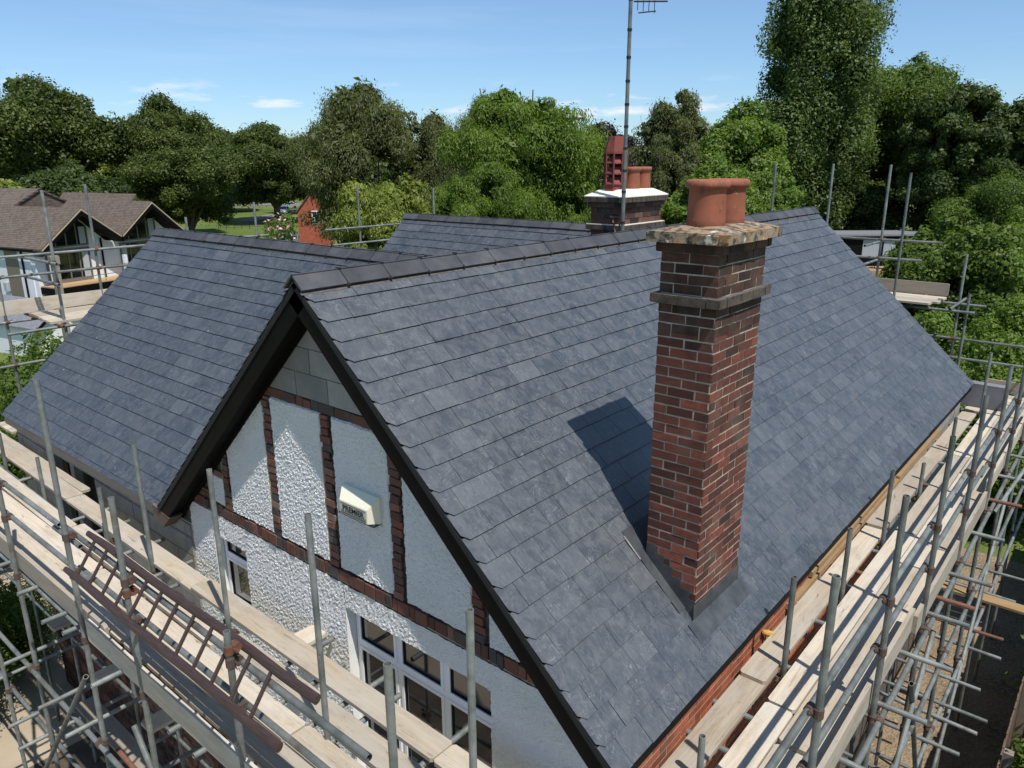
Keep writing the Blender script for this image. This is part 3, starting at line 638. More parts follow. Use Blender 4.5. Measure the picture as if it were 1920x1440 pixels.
# louvred terminal pot
px, py, pz, hw = -5.89, 9.22, 8.25, .148
lp = MB()
def octa(r, z): return [(px + r * math.cos(t * math.pi / 4 + math.pi / 8), py + r * math.sin(t * math.pi / 4 + math.pi / 8), z) for t in range(8)]
def rings(mb, rr, tone=.5):
    vs = []; fs = []
    for r, z in rr: vs += octa(r, z)
    for k in range(len(rr) - 1):
        for i in range(8): fs.append((k * 8 + i, k * 8 + (i + 1) % 8, (k + 1) * 8 + (i + 1) % 8, (k + 1) * 8 + i))
    fs.append(tuple(range(7, -1, -1))); fs.append(tuple(range((len(rr) - 1) * 8, len(rr) * 8))); mb.add(vs, fs, tone)
rings(lp, [(.155, pz - .03), (.165, pz), (.150, pz + .05), (.150, pz + .10)])
rings(lp, [(.168, pz + .51), (.165, pz + .54), (.128, pz + .68), (.118, pz + .74)])
for i in range(8):
    t = i * math.pi / 4 + math.pi / 8; c_, s_ = math.cos(t), math.sin(t)
    lp.tube((px + .15 * c_, py + .15 * s_, pz + .09), (px + .158 * c_, py + .158 * s_, pz + .52), .014, hollow=False, seg=6)
    t2 = i * math.pi / 4
    for k in range(3):
        zb = pz + .10 + .14 * k; ri, ro = .085, .15; w_ = .060
        cx, sx = math.cos(t2), math.sin(t2); tx, ty = -sx, cx
        P = [(px + ro * cx + w_ * tx, py + ro * sx + w_ * ty, zb), (px + ro * cx - w_ * tx, py + ro * sx - w_ * ty, zb), (px + ri * cx - w_ * .5 * tx, py + ri * sx - w_ * .5 * ty, zb + .085), (px + ri * cx + w_ * .5 * tx, py + ri * sx + w_ * .5 * ty, zb + .085)]
        lp.prism(P, (0, 0, .016))
lv = lp.build('louvred_chimney_pot', M_redpot, ch2)
mb = MB(); mb.lathe((px, py, pz), [(.085, .06), (.085, .53), (0, .53)], 12); mb.build('dark_flue', M_dark, lv)
ch2.location.z += .09
# television aerial on its mast
ae = thing('tv_aerial', 'tall banded grey aerial mast strapped to the rear chimney stack', 'aerial', (-5.52, 8.86, 7.7))
mb = MB(); mb.tube((-5.52, 8.86, 7.72), (-5.52, 8.86, 11.35), .027, .024); mb.build('mast', M_galv, ae)
mb = MB(); z = 7.85
for z in (7.95, 8.35, 8.62, 8.9, 9.17, 9.44, 9.72, 10.0, 10.32, 10.67, 10.95): mb.tube((-5.52, 8.86, z), (-5.52, 8.86, z + .03), .031, hollow=False)
mb.build('mast_bands', M_ink, ae)
mb = MB(); mb.box((-5.74, 8.88, 8.02), (-5.48, 8.9, 8.04)); mb.tube((-5.72, 8.93, 8.0), (-5.58, 8.82, 7.72), .012, hollow=False); mb.tube((-5.58, 8.82, 7.72), (-5.47, 8.86, 7.71), .012, hollow=False)
mb.tube((-5.72, 8.93, 8.0), (-5.66, 8.84, 7.95), .01, hollow=False); mb.tube((-5.6, 8.9, 7.96), (-5.55, 8.86, 7.8), .012, hollow=False); mb.build('wall_bracket', M_rusttube, ae)
mb = MB(); A = Vector((-5.50, 8.9, 10.66)); D = Vector((.766, .643, 0)) ; mb.tube(A, A + D * .42, .01, hollow=False)
for i in range(4):
    p = A + D * (.05 + .07 * i); L = .10 + .012 * i; mb.tube(p - Vector((0, 0, L)), p + Vector((0, 0, L)), .005, hollow=False, seg=6)
q = A + D * .06 - Vector((0, 0, .13)); mb.tube(q, q + D * .22 + Vector((0, 0, .02)), .008, hollow=False)
mb.build('antenna', M_ink, ae)
# alarm box with its lettering
al = thing('alarm_box', 'cream wedge-shaped burglar alarm box with black lettering on the white gable wall', 'alarm box', (-4.64, WY - .01, 5.95))
mb = MB(); x0, x1, yb, yf = -4.88, -4.41, WY - .012, WY - .125; zb, zt = 5.93, 6.16
A_ = [(x0, yb, zb), (x1, yb, zb), (x1, yb, zt), (x0, yb, zt), (x0, yb - .03, zb), (x1, yb - .03, zb), (x1, yb - .03, zt), (x0, yb - .03, zt), (x0 + .06, yf, zb + .01), (x1 - .06, yf, zb + .01), (x1 - .06, yf, zb + .13), (x0 + .06, yf, zb + .13)]
mb.add(A_, [(0, 1, 5, 4), (1, 2, 6, 5), (2, 3, 7, 6), (3, 0, 4, 7), (4, 5, 9, 8), (5, 6, 10, 9), (6, 7, 11, 10), (7, 4, 8, 11), (8, 9, 10, 11), (3, 2, 1, 0)]); mb.build('cover', M_cream, al)
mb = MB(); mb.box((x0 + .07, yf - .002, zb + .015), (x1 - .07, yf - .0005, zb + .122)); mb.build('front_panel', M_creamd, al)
mb = MB(); mb.box((x0 + .01, yf + .02, zb - .014), (x1 - .01, yb, zb - .001)); mb.build('base', M_navy, al)
mb = MB(); mb.box((x0 + .075, yf - .004, zb + .112), (x1 - .075, yf - .0025, zb + .115)); mb.box((x0 + .075, yf - .004, zb + .028), (x1 - .075, yf - .0025, zb + .031)); mb.box((x0 + .075, yf - .004, zb + .021), (x1 - .075, yf - .0025, zb + .023))
for i in range(14): mb.box((x0 + .08 + i * .023, yf - .004, zb + .040), (x0 + .08 + i * .023 + .014, yf - .0025, zb + .047))
mb.tube((x1 - .03, yb - .05, zb + .04), (x1 - .022, yb - .058, zb + .04), .006, hollow=False); mb.build('print_lines', M_ink, al)
tcu = bpy.data.curves.new('lettering', 'FONT'); tcu.body = 'PREMIER'; tcu.size = .072; tcu.extrude = .001; tcu.align_x = 'CENTER'; tcu.offset = .0012
tob = bpy.data.objects.new('tmp', tcu); COL.objects.link(tob); dg = bpy.context.evaluated_depsgraph_get(); dg.update()
tme = bpy.data.meshes.new_from_object(tob.evaluated_get(dg)); bpy.data.objects.remove(tob)
lt = bpy.data.objects.new('lettering', tme); COL.objects.link(lt); tme.materials.clear(); tme.materials.append(M_ink); lt.parent = al
lt.location = Vector(((x0 + x1) / 2, yf - .004, zb + .054)) - al.location; lt.rotation_euler = (R(90), 0, 0); lt.scale = (1.02, .9, 1)

# ---------------------------------------------------------------- tube scaffolds
def coupler_mesh(axis):
    mb = MB(); mb.tube((0, 0, -.032), (0, 0, .032), .033, hollow=False, seg=12)
    if axis == 'x': c = (0, .051, 0); mb.tube((-.03, .051, 0), (.03, .051, 0), .033, hollow=False, seg=12); mb.box((-.02, .005, -.02), (.02, .045, .02)); bx = [(.055, .02, .0), (-.055, .03, .02)]
    else: mb.tube((.051 * -1, -.03, 0), (-.051, .03, 0), .033, hollow=False, seg=12); mb.box((-.045, -.02, -.02), (-.005, .02, .02)); bx = [(-.02, .055, 0), (-.03, -.055, .02)]
    for b in bx:
        s = 1 if sum(b[:2]) > 0 else -1
        d = (s, 0, .15) if axis == 'x' else (0, s, .15)
        mb.tube((b[0] - d[0] * .04, b[1] - d[1] * .04, b[2]), (b[0] + d[0] * .035, b[1] + d[1] * .035, b[2] + .012), .007, hollow=False, seg=6)
        mb.tube((b[0], b[1], b[2] + .004), (b[0] + d[0] * .02, b[1] + d[1] * .02, b[2] + .008), .015, hollow=False, seg=6)
    return mb
CPM = {}
class Scaffold:
    def __init__(s, label, loc, group='tube scaffolds round the house'):
        s.r = thing('tube_scaffold', label, 'scaffold', loc, group); s.nc = 0
    def tube(s, kind, a, b, mat=None, lean=0):
        a, b = Vector(a), Vector(b)
        if lean: b = b + Vector((random.uniform(-lean, lean), random.uniform(-lean, lean), 0))
        mb = MB(); mb.tube(a, b); return mb.build(kind, mat or M_galv, s.r, smooth=False)
    def coup(s, x, y, z, axis, flip=False, mat=None):
        if s.nc > 88: return
        s.nc += 1
        k = (axis, mat.name if mat else 'c')
        if k not in CPM:
            o = coupler_mesh(axis).build('coupler', mat or M_coupler, s.r); CPM[k] = o.data
            off = -Vector(s.r.location); o.data.transform(Matrix.Translation(-off))
            o.location = Vector((x, y, z)) - s.r.location
        else:
            o = bpy.data.objects.new('coupler', CPM[k]); COL.objects.link(o); o.parent = s.r; o.location = Vector((x, y, z)) - s.r.location
        o.rotation_euler = (0, 0, (math.pi if flip else 0) + random.uniform(-.06, .06)); return o
BZ = 4.55
# front
F = Scaffold('grey tube scaffold along the white front gable and the left wing', (-8, 2.1, 0))
for x, zt in ((-12.1, 6.4), (-10.35, 6.5), (-8.84, 6.5), (-7.05, 7.0), (-5.86, 6.26), (-4.27, 5.76), (-2.61, 6.3)): F.tube('upright_tube', (x, 2.1, 0), (x, 2.1, zt))
for x, y, zt in ((-12.35, 3.08, 5.0), (-10.95, 3.10, 4.98), (-8.9, 3.08, 5.13), (-7.8, 3.10, 5.93), (-6.1, 3.03, 6.13), (-4.15, 2.72, 6.42), (-2.62, 2.72, 6.3)): F.tube('upright_tube', (x, y, 0), (x, y, zt), M_rusttube if x == -7.8 and False else None)
F.tube('guard_rail', (-14.3, 2.16, 5.52), (-7.35, 2.155, 5.52)); F.tube('guard_rail', (-7.4, 2.21, 5.47), (-2.9, 2.16, 5.5)); F.tube('guard_rail', (-7.5, 2.155, 5.45), (-6.9, 2.155, 5.45))
F.tube('guard_rail', (-14.3, 2.16, 5.14), (-6.8, 2.155, 5.14)); F.tube('guard_rail', (-7.2, 2.21, 5.11), (-2.3, 2.16, 5.14))
F.tube('ledger_tube', (-14.3, 2.15, 4.45), (-1.9, 2.15, 4.45)); F.tube('ledger_tube', (-14.3, 3.12, 4.42), (-1.9, 2.8, 4.42))
F.tube('ledger_tube', (-14.3, 2.05, 3.28), (-6.4, 2.05, 3.28)); F.tube('ledger_tube', (-6.9, 2.15, 3.24), (-1.2, 2.05, 3.28), M_rusttube)
F.tube('ledger_tube', (-14.3, 2.15, 2.2), (-6.3, 2.15, 2.2)); F.tube('ledger_tube', (-14.3, 3.1, 2.2), (-1.5, 3.1, 2.2)); F.tube('ledger_tube', (-6.6, 2.05, 2.22), (-1.3, 2.05, 2.22))
F.tube('brace_tube', (-10.4, 2.03, .3), (-7.0, 2.03, 4.1)); F.tube('brace_tube', (-6.0, 2.03, 4.1), (-3.4, 2.03, .4))
for x, yf, yb in ((-8.35, 1.95, 3.5), (-7.6, 1.92, 3.45), (-7.25, 1.98, 3.4), (-6.25, 1.84, 3.45), (-13.2, 1.95, 3.5), (-11.6, 1.95, 3.45), (-9.7, 1.9, 3.45), (-9.15, 1.95, 3.45), (-5.22, 2.0, 3.57), (-4.83, 2.0, 3.4), (-4.42, 2.0, 3.57), (-4.15, 1.9, 3.45), (-3.45, 1.95, 3.57), (-2.5, 1.95, 3.3)):
    F.tube('cross_tube', (x, yf, 4.485), (x, yb, 4.485))
for x, yf, z in ((-9.1, 1.86, 3.33), (-8.0, 1.84, 3.33), (-7.35, 1.86, 3.33), (-9.5, 1.85, 2.26), (-9.0, 1.8, 2.26), (-7.9, 1.7, 2.26), (-6.9, 1.8, 2.26), (-6.2, 1.8, 3.33), (-5.3, 1.7, 2.26), (-10.6, 1.8, 2.26), (-11.4, 1.8, 3.33)):
    F.tube('cross_tube', (x, yf, z), (x, 3.4, z))
for x in (-12.1, -10.35, -8.84, -7.05, -5.86, -4.27, -2.61):
    for z in (5.52, 5.14, 4.45, 3.28, 2.2): F.coup(x, 2.1, z, 'x', z == 3.28)
for x, y in ((-8.9, 3.08), (-7.8, 3.1), (-6.1, 3.03), (-4.15, 2.72)): F.coup(x, y, 4.42, 'x')
F.coup(-4.27, 2.1, 5.62, 'x', mat=M_rust); F.coup(-5.86, 2.1, 5.42, 'x', mat=M_rust)
# right side
G = Scaffold('grey tube scaffold with a double handrail along the right-hand eaves', (-1.1, 9, 0))
oy = (4.14, 5.72, 7.30, 8.92, 10.59, 12.2, 13.8, 15.35)
for y, zt in zip(oy, (6.46, 6.40, 6.41, 6.40, 6.38, 6.4, 6.4, 6.4)): G.tube('upright_tube', (-1.06, y, 0), (-1.06, y, zt))
for y, zt in ((2.5, 5.2), (4.15, 4.93), (5.73, 5.45), (7.27, 5.28), (8.73, 5.42), (10.43, 4.97), (12.3, 5.1), (14.7, 5.62)): G.tube('upright_tube', (-1.79, y, 0), (-1.79, y, zt))
for a, b, dx in ((1.2, 5.95, 0), (5.5, 10.2, -.052), (9.9, 16.3, 0)):
    G.tube('guard_rail', (-1.115 + dx * .1, a, 5.52 - abs(dx) * .3), (-1.115, b, 5.52)); G.tube('guard_rail', (-1.115, a + .2, 5.08), (-1.115, b + .1, 5.08 + abs(dx)))
for z, x in ((4.45, -1.005), (4.44, -1.925), (2.25, -1.005), (2.25, -1.84), (3.3, -1.005)): G.tube('ledger_tube', (x, 1.5, z), (x, 16.4, z))
for y in (3.0, 3.55, 4.6, 5.05, 5.86, 6.73, 7.55, 7.93, 8.53, 9.75, 10.91, 11.9, 12.9, 13.9, 14.9): G.tube('cross_tube', (-2.12, y, 4.487), (random.uniform(-.74, -.66), y + random.uniform(-.04, .04), 4.487), M_rusttube if y in (7.93, 10.91) else None)
for y in (3.1, 4.0, 4.7, 5.6, 6.3, 7.0, 7.8, 8.6, 9.14, 9.4, 10.0, 10.9, 11.35, 12.65, 13.4): G.tube('cross_tube', (-1.95, y, 2.30), (random.uniform(-.7, -.5), y + random.uniform(-.05, .05), 2.30), M_rusttube if y == 11.35 else None)
for y in (4.5, 6.2, 8.0, 9.7): G.tube('cross_tube', (-1.9, y, .95), (-.62, y, .95))
G.tube('brace_tube', (-.99, 4.2, .5), (-.99, 7.6, 4.3)); G.tube('brace_tube', (-.99, 8.9, .3), (-.99, 12.3, 4.2)); G.tube('brace_tube', (-.99, 11.0, 4.3), (-.62, 13.6, 5.0)); G.tube('brace_tube', (-1.85, 5.8, .4), (-1.1, 5.8, 4.2)); G.tube('brace_tube', (-1.0, 6.9, 4.1), (-1.0, 9.4, .3))
for y in oy:
    for z in (5.52, 5.08, 4.45, 2.25, 3.3): G.coup(-1.06, y, z, 'y', z in (4.45, 2.25, 3.3))
for y in (4.15, 5.73, 7.27, 8.73, 10.43): G.coup(-1.79, y, 4.44, 'y')
# left end
E_ = Scaffold('grey tube scaffold with a raised platform at the far left end of the roof', (-14.4, 7, 0))
for x, y, zt in ((-14.95, 4.17, 7.6), (-13.75, 4.67, 8.35), (-14.95, 5.8, 8.4), (-14.95, 7.6, 7.72), (-14.95, 9.15, 7.95), (-14.95, 11.97, 8.25), (-14.95, 14.5, 8.1), (-13.75, 7.6, 6.7), (-13.75, 9.2, 6.7), (-14.95, 2.2, 6.6)): E_.tube('upright_tube', (x, y, -.1), (x, y, zt))
E_.tube('guard_rail', (-14.9, 2.0, 7.24), (-14.9, 9.4, 7.24)); E_.tube('guard_rail', (-14.9, 10.9, 7.24), (-14.9, 15.6, 7.24)); E_.tube('guard_rail', (-14.9, 2.0, 6.9), (-14.9, 9.2, 6.9)); E_.tube('guard_rail', (-14.9, 11.1, 6.87), (-14.9, 15.0, 6.87))
for z, x in ((6.13, -14.9), (5.37, -14.9), (6.15, -13.7), (4.4, -14.9), (4.4, -13.7), (2.3, -14.9)): E_.tube('ledger_tube', (x, 2.2 if z != 6.15 else 3.8, z), (x, 9.4, z))
E_.tube('cross_tube', (-15.1, 4.62, 7.20), (-13.5, 4.62, 7.20)); E_.tube('cross_tube', (-15.1, 4.62, 6.86), (-13.55, 4.62, 6.86)); E_.tube('cross_tube', (-15.2, 4.55, 6.19), (-13.45, 4.55, 6.19), M_rusttube); E_.tube('cross_tube', (-15.2, 6.4, 6.19), (-13.5, 6.4, 6.19))
E_.tube('cross_tube', (-15.2, 3.2, 4.487), (-13.5, 3.2, 4.487)); E_.tube('cross_tube', (-15.2, 5.4, 4.487), (-13.5, 5.4, 4.487))
for y in (4.17, 5.8, 7.6, 9.15):
    for z in (7.24, 6.9, 6.13, 5.37): E_.coup(-14.95, y, z, 'y', True, mat=M_rust if y == 5.8 else None)
E_.coup(-13.75, 4.67, 7.2, 'x', True); E_.coup(-13.75, 4.67, 6.86, 'x', True)
# far gable end
K = Scaffold('grey tube scaffold with a raised platform beyond the far gable', (-4, 16, 0))
for x, y, zt in ((-6.47, 16.4, 8.7), (-5.28, 16.4, 8.69), (-4.19, 16.4, 8.67), (-3.63, 15.6, 8.53), (-2.66, 16.4, 7.06), (-2.38, 15.55, 6.45), (-.4, 16.4, 6.3)): K.tube('upright_tube', (x, y, 0), (x, y, zt))
for z, a, b in ((7.24, -9, -3.1), (6.88, -9, -3.4), (6.12, -9, -2.2), (5.45, -6, 1.2), (5.08, -6, 1.2), (4.42, -6, 1.2)): K.tube('guard_rail' if z not in (6.12, 4.42) else 'ledger_tube', (a, 16.35, z), (b, 16.35, z))
K.tube('ledger_tube', (-6, 15.5, 6.12), (-2.25, 15.5, 6.12))
for x, z in ((-4.2, 7.2), (-4.2, 6.84), (-2.62, 6.17), (-3.3, 6.17), (-5.4, 6.17)): K.tube('cross_tube', (x, 15.35, z), (x, 16.75, z))
for x in (-4.19, -2.66):
    for z in (7.24, 6.88, 6.12, 5.45, 5.08): 
        if z < 6.5 or x < -3: K.coup(x, 16.4, z, 'x', True)
# ---------------------------------------------------------------- boards
BM = {}
def board(axis, a, b, c, z, label, group, mat=None, name='scaffold_board', cat='scaffold board', wd=.225, yaw=0, tilt=0, up=False):
    L = round(b - a, 2); key = (L, wd, up, mat.name if mat else '')
    if key not in BM:
        mb = MB(); h = .036; e = .02
        if up: P = [(-L / 2, 0, e), (-L / 2, 0, wd - e), (-L / 2 + e, 0, wd), (L / 2 - e, 0, wd), (L / 2, 0, wd - e), (L / 2, 0, e), (L / 2 - e, 0, 0), (-L / 2 + e, 0, 0)]; mb.prism(P, (0, h, 0))
        else: P = [(-L / 2, -wd / 2 + e, 0), (-L / 2 + e, -wd / 2, 0), (L / 2 - e, -wd / 2, 0), (L / 2, -wd / 2 + e, 0), (L / 2, wd / 2 - e, 0), (L / 2 - e, wd / 2, 0), (-L / 2 + e, wd / 2, 0), (-L / 2, wd / 2 - e, 0)]; mb.prism(P, (0, 0, h))
        o = mb.build(name, mat or M_board, loc=(0, 0, 0)); BM[key] = o.data
    else: o = bpy.data.objects.new(name, BM[key]); COL.objects.link(o)
    o.location = ((a + b) / 2, c, z) if axis == 'x' else (c, (a + b) / 2, z)
    o.rotation_euler = (0, tilt, (0 if axis == 'x' else math.pi / 2) + yaw)
    return tag(o, label, cat, group)
GR = 'boards of the right-hand platform'; GF = 'boards of the front platform'
zb = BZ - .036
order = ['nearest', 'second', 'third', 'fourth', 'farthest']
rows = [('wall-side board beside the orange brickwork', -1.945, [(1.9, 5.74, 0), (5.42, 7.35, .037), (7.4, 9.05, 0), (9.0, 11.75, .037), (11.8, 14.6, 0)]),
        ('first board outside the long gap', -1.640, [(1.7, 5.25, 0), (5.28, 9.1, 0), (9.13, 12.2, 0), (12.22, 14.7, 0)]),
        ('middle board of the walkway', -1.405, [(1.5, 4.85, 0), (4.9, 8.3, 0), (8.33, 11.5, 0), (11.52, 14.7, 0)]),
        ('outer board next to the toe board', -1.205, [(1.6, 5.6, 0), (5.63, 8.9, 0), (8.92, 12.0, 0), (12.03, 14.7, 0)])]
for nm, x, L in rows:
    for i, (a, b, dz) in enumerate(L):
        o_ = order[i] if i < len(L) - 1 else 'farthest'
        board('y', a, b, x, zb + dz, '%s on the right-hand platform, %s stretch from the camera' % (nm, o_), GR, wd=.225 if x < -1.3 else .16, yaw=random.uniform(-.002, .002))
board('y', 6.05, 7.2, -1.90, zb + .037 * 1 + .04, 'short offcut board lying on top of the wall-side boards near the chimney', GR, wd=.1) if False else None
frows = [('wall-side board', 3.30, 3.14, [(-14.1, -10.3, 0), (-10.28, -6.75, 0), (-6.95, -3.35, .037), (-3.34, -1.95, .037)]),
         ('first board outside the gap', 2.85, 2.90, [(-14.2, -9.4, 0), (-9.38, -5.9, 0), (-5.88, -3.25, 0), (-3.22, -2.2, 0)]),
         ('second board from the gap', 2.60, 2.60, [(-14.2, -8.1, 0), (-8.08, -4.4, 0), (-4.38, -1.95, 0)]),
         ('outer board next to the toe board', 2.36, 2.36, [(-14.2, -10.2, 0), (-10.17, -6.6, 0), (-6.57, -3.7, 0), (-3.67, -1.95, 0)])]
ordl = {3: ['left', 'middle', 'right'], 4: ['far left', 'left of centre', 'right of centre', 'far right']}
for nm, ya, yb, L in frows:
    for i, (a, b, dz) in enumerate(L):
        m = ((a + b) / 2 + 14) / 12; y = ya + (yb - ya) * m
        board('x', a, b, y, zb + dz, '%s on the front platform, %s stretch' % (nm, ordl[len(L)][i]), GF, yaw=-.012 * (ya != yb) + random.uniform(-.0015, .0015))
board('x', -14.1, -10.4, 3.44, zb - .001, 'narrow board tight against the block wall of the left wing', GF, wd=.12)
GT = 'upright toe boards round the platforms'
for i, (a, b, dy, dz) in enumerate(((-14.3, -10.4, 0, 0), (-10.37, -6.62, .0, .0), (-6.95, -3.9, -.042, -.03), (-3.92, -1.9, 0, 0))):
    board('x', a, b, 2.135 + dy, BZ - .03 + dz, 'toe board on edge along the front platform, %s piece%s' % (ordl[4][i], ' striped with ladder shadows' if i == 2 else ''), GT, M_board if i == 2 else M_toe, 'toe_board', 'toe board', up=True, tilt=random.uniform(-.004, .004))
for i, (a, b, dx, dz) in enumerate(((1.5, 4.35, 0, 0), (4.38, 7.1, .0, .02), (7.05, 10.9, .037, -.02), (10.93, 14.9, 0, 0))):
    board('y', a, b, -1.095 + dx, BZ - .03 + dz, 'toe board on edge along the right-hand platform, %s piece from the camera' % (order[i] if i < 3 else 'farthest'), GT, M_board, 'toe_board', 'toe board', up=True)
board('y', 3.9, 6.9, -14.93, 6.25, 'toe board on edge along the raised left-end platform', GT, M_board, 'toe_board', 'toe board', up=True, wd=.24)
board('x', -6.5, -2.85, 16.28, 6.25, 'toe board on edge along the raised far-gable platform', GT, M_toe, 'toe_board', 'toe board', up=True, wd=.24)
board('x', -2.0, 1.1, 16.28, BZ, 'toe board on edge at the far right corner of the eaves platform', GT, M_toe, 'toe_board', 'toe board', up=True, wd=.23)
w4 = ['inner', 'second', 'third', 'fourth', 'outer']
for i in range(5): board('y', 4.45 + .02 * i, 8.2, -13.82 - .235 * i, 6.21, '%s board of the raised platform at the left end' % w4[i], 'boards of the left-end platform')
for i in range(4): board('x', -6.6, -2.95 + .1 * (i % 2), 15.42 + .235 * i, 6.21, '%s board of the raised platform beyond the far gable' % ['near', 'second', 'third', 'back'][i], 'boards of the far-gable platform')
for i in range(6): board('x', -3.0 if i > 1 else -2.05, .9, 14.87 + .24 * i, zb, '%s crosswise board at the far right corner of the eaves platform' % ['nearest', 'second', 'third', 'fourth', 'fifth', 'farthest'][i], 'crosswise corner boards')
for i in range(3): board('y', 3.6, 8.8, -13.85 - .24 * i, zb, '%s lower board running back beside the left end wall' % ['inner', 'middle', 'outer'][i], 'lower left-end boards')
for x, z, y0, lab in ((-9.4, 3.357, 2.45, 'farthest left'), (-7.96, 3.357, 2.4, 'the middle one'), (-6.81, 3.357, 2.4, 'nearest the front corner')):
    board('y', y0, y0 + .75, x, z, 'short board end lying on the tubes below the front toe board, %s' % lab, 'short board ends below the toe board')
board('y', 3.2, 3.575, -5.42, 4.47, 'short offcut wedged between the front platform and the roughcast wall', GF)
board('x', -1.9, -.45, 12.35, 2.33, 'pale board lying across the lower right-hand tubes beside the fence', 'boards of the right-hand platform', M_pine)
board('x', -9.2, -6.3, 2.6, 2.3, 'dusty board on the lower lift below the front platform', 'lower front boards', M_toe)
board('x', -6.1, -2.9, 2.75, 2.3, 'dusty inner board on the lower lift below the ladder', 'lower front boards', M_toe)
board('x', -6.1, -3.4, 2.45, 2.3, 'dusty outer board on the lower lift below the ladder', 'lower front boards', M_toe)
mb = MB(); mb.box((-2.2, 15.0, 4.56), (-1.56, 15.03, 4.95)); mb.box((-1.56, 15.0, 4.56), (-1.53, 15.2, 4.95)); mb.box((-2.2, 15.0, 4.953), (-1.53, 15.2, 4.97))
tag(mb.build('metal_box', M_ply, None), 'grey open-backed metal box standing at the far right corner of the roof', 'metal box')
# ---------------------------------------------------------------- ladder
ld_ = thing('wooden_ladder', 'dark brown wooden pole ladder lying on its side over the front handrail', 'ladder', (-5.3, 2.05, 5.3), None)
for (y, z, a, b, nm) in ((1.99, 5.315, -6.86, -3.55, 'stile'), (2.20, 5.60, -6.80, -3.42, 'stile')):
    mb = MB(); nseg = 9; prof = [(math.cos(t) * .024, math.sin(t) * .040) for t in np.linspace(0, 2 * math.pi, 11)[:-1]]
    vs = []; fs = []; n = len(prof)
    for k in range(nseg + 1):
        x = a + (b - a) * k / nseg; wv = .006 * math.sin(k * 1.3)
        s_ = .72 if k == 0 else 1
        for p, q in prof:
            vs.append((x, y + p * s_ * .8 + q * s_ * .45 + wv, z + q * s_ * .72 - p * s_ * .5 + .004 * math.sin(k * 2.1)))
    for k in range(nseg):
        for i in range(n): fs.append((k * n + i, (k + 1) * n + i, (k + 1) * n + (i + 1) % n, k * n + (i + 1) % n))
    fs += [tuple(range(n)), tuple(range(nseg * n + n - 1, nseg * n - 1, -1))]
    mb.add(vs, fs); mb.build('stile', M_ladder, ld_)
for k in range(12):
    x = -6.63 + k * .248; mb = MB(); mb.tube((x, 1.995, 5.32), (x, 2.195, 5.595), .0145, hollow=False, seg=8); mb.build('rung', M_ladder, ld_)
mb = MB()
pts = [Vector((-7.6 + .5 * t, 2.15 + .25 * math.sin(t * 3), 4.9 + .25 * t * t - .1 * t)) for t in np.linspace(0, 1, 8)]
# low garden wall and clutter under the front scaffold
# boundary fence on the right
fe = thing('boundary_fence', 'brown close-boarded timber fence along the gravel path on the right', 'fence', (-.3, 9, 0))
for k in range(9):
    y = 1.5 + k * 2.0; mb = MB(); j = 0
    while j < 1.96: mb.box((-.33 + random.uniform(-.004, .004), y + j, .05), (-.31, y + j + .096, 1.82 + random.uniform(-.01, .01)), random.random()); j += .1
    mb.build('board_panel', M_fence, fe)
    mb = MB(); mb.box((-.30, y - .06, 0), (-.20, y + .04, 1.95)); mb.build('post', M_toe, fe)

# ---------------------------------------------------------------- vegetation
def leaf_cloud(centers, radii, n, size, flat=1.0, droop=0.0, inner=.25, up=.25, tone_by=.5):
    """small bent leaf clumps spread over many lobes, returns verts, faces, tones"""
    c = np.array(centers, float); r = np.array(radii, float)
    if r.ndim == 1: r = np.stack([r, r, r * flat], 1)
    r = r * rng.uniform(.62, 1.38, r.shape)
    area = (r[:, 0] * r[:, 2]) * rng.uniform(.45, 1.5, len(r)); p = area / area.sum()
    idx = rng.choice(len(c), n, p=p)
    d = rng.normal(size=(n, 3)); d /= np.linalg.norm(d, axis=1)[:, None]
    rad = 1 - inner * rng.random(n) ** 1.5 + rng.normal(size=n) * .05 + .55 * rng.random(n) ** 6
    pos = c[idx] + d * r[idx] * rad[:, None]
    if droop: pos[:, 2] -= droop * rng.random(n) ** 2 * (np.abs(d[:, 0]) + np.abs(d[:, 1]))
    nrm = d * .8 + rng.normal(size=(n, 3)) * .55; nrm[:, 2] += up; nrm /= np.linalg.norm(nrm, axis=1)[:, None]
    t1 = np.cross(nrm, rng.normal(size=(n, 3))); 
    if droop: t1 = t1 * .35 + np.array([0, 0, -1.0])
    t1 -= nrm * (t1 * nrm).sum(1)[:, None]; t1 /= np.linalg.norm(t1, axis=1)[:, None]
    t2 = np.cross(nrm, t1); s = size * (.55 + .9 * rng.random(n))[:, None]; asp = (.28 if droop else .55)
    a = pos - t1 * s; b = pos + t2 * s * asp; cc = pos + t1 * s; dd = pos - t2 * s * asp
    b += nrm * s * .25; dd += nrm * s * .25
    vs = np.stack([a, b, cc, dd], 1).reshape(-1, 3)
    lobe = rng.random(len(c))
    tn = np.repeat(np.clip(.45 * rng.random(n) + .55 * lobe[idx], 0, 1), 4)
    return vs, tn
def cloud_mesh(name, vs, tn, mat):
    m = len(vs); me = bpy.data.meshes.new(name); me.vertices.add(m); me.vertices.foreach_set('co', vs.astype(np.float32).ravel())
    me.loops.add(m); me.loops.foreach_set('vertex_index', np.arange(m, dtype=np.int32)); nf = m // 4
    me.polygons.add(nf); me.polygons.foreach_set('loop_start', np.arange(0, m, 4, dtype=np.int32)); me.update(calc_edges=True)
    at = me.color_attributes.new('tone', 'FLOAT_COLOR', 'POINT'); arr = np.ones((m, 4), np.float32); arr[:, :3] = tn[:, None]; at.data.foreach_set('color', arr.ravel())
    me.materials.append(mat); return me
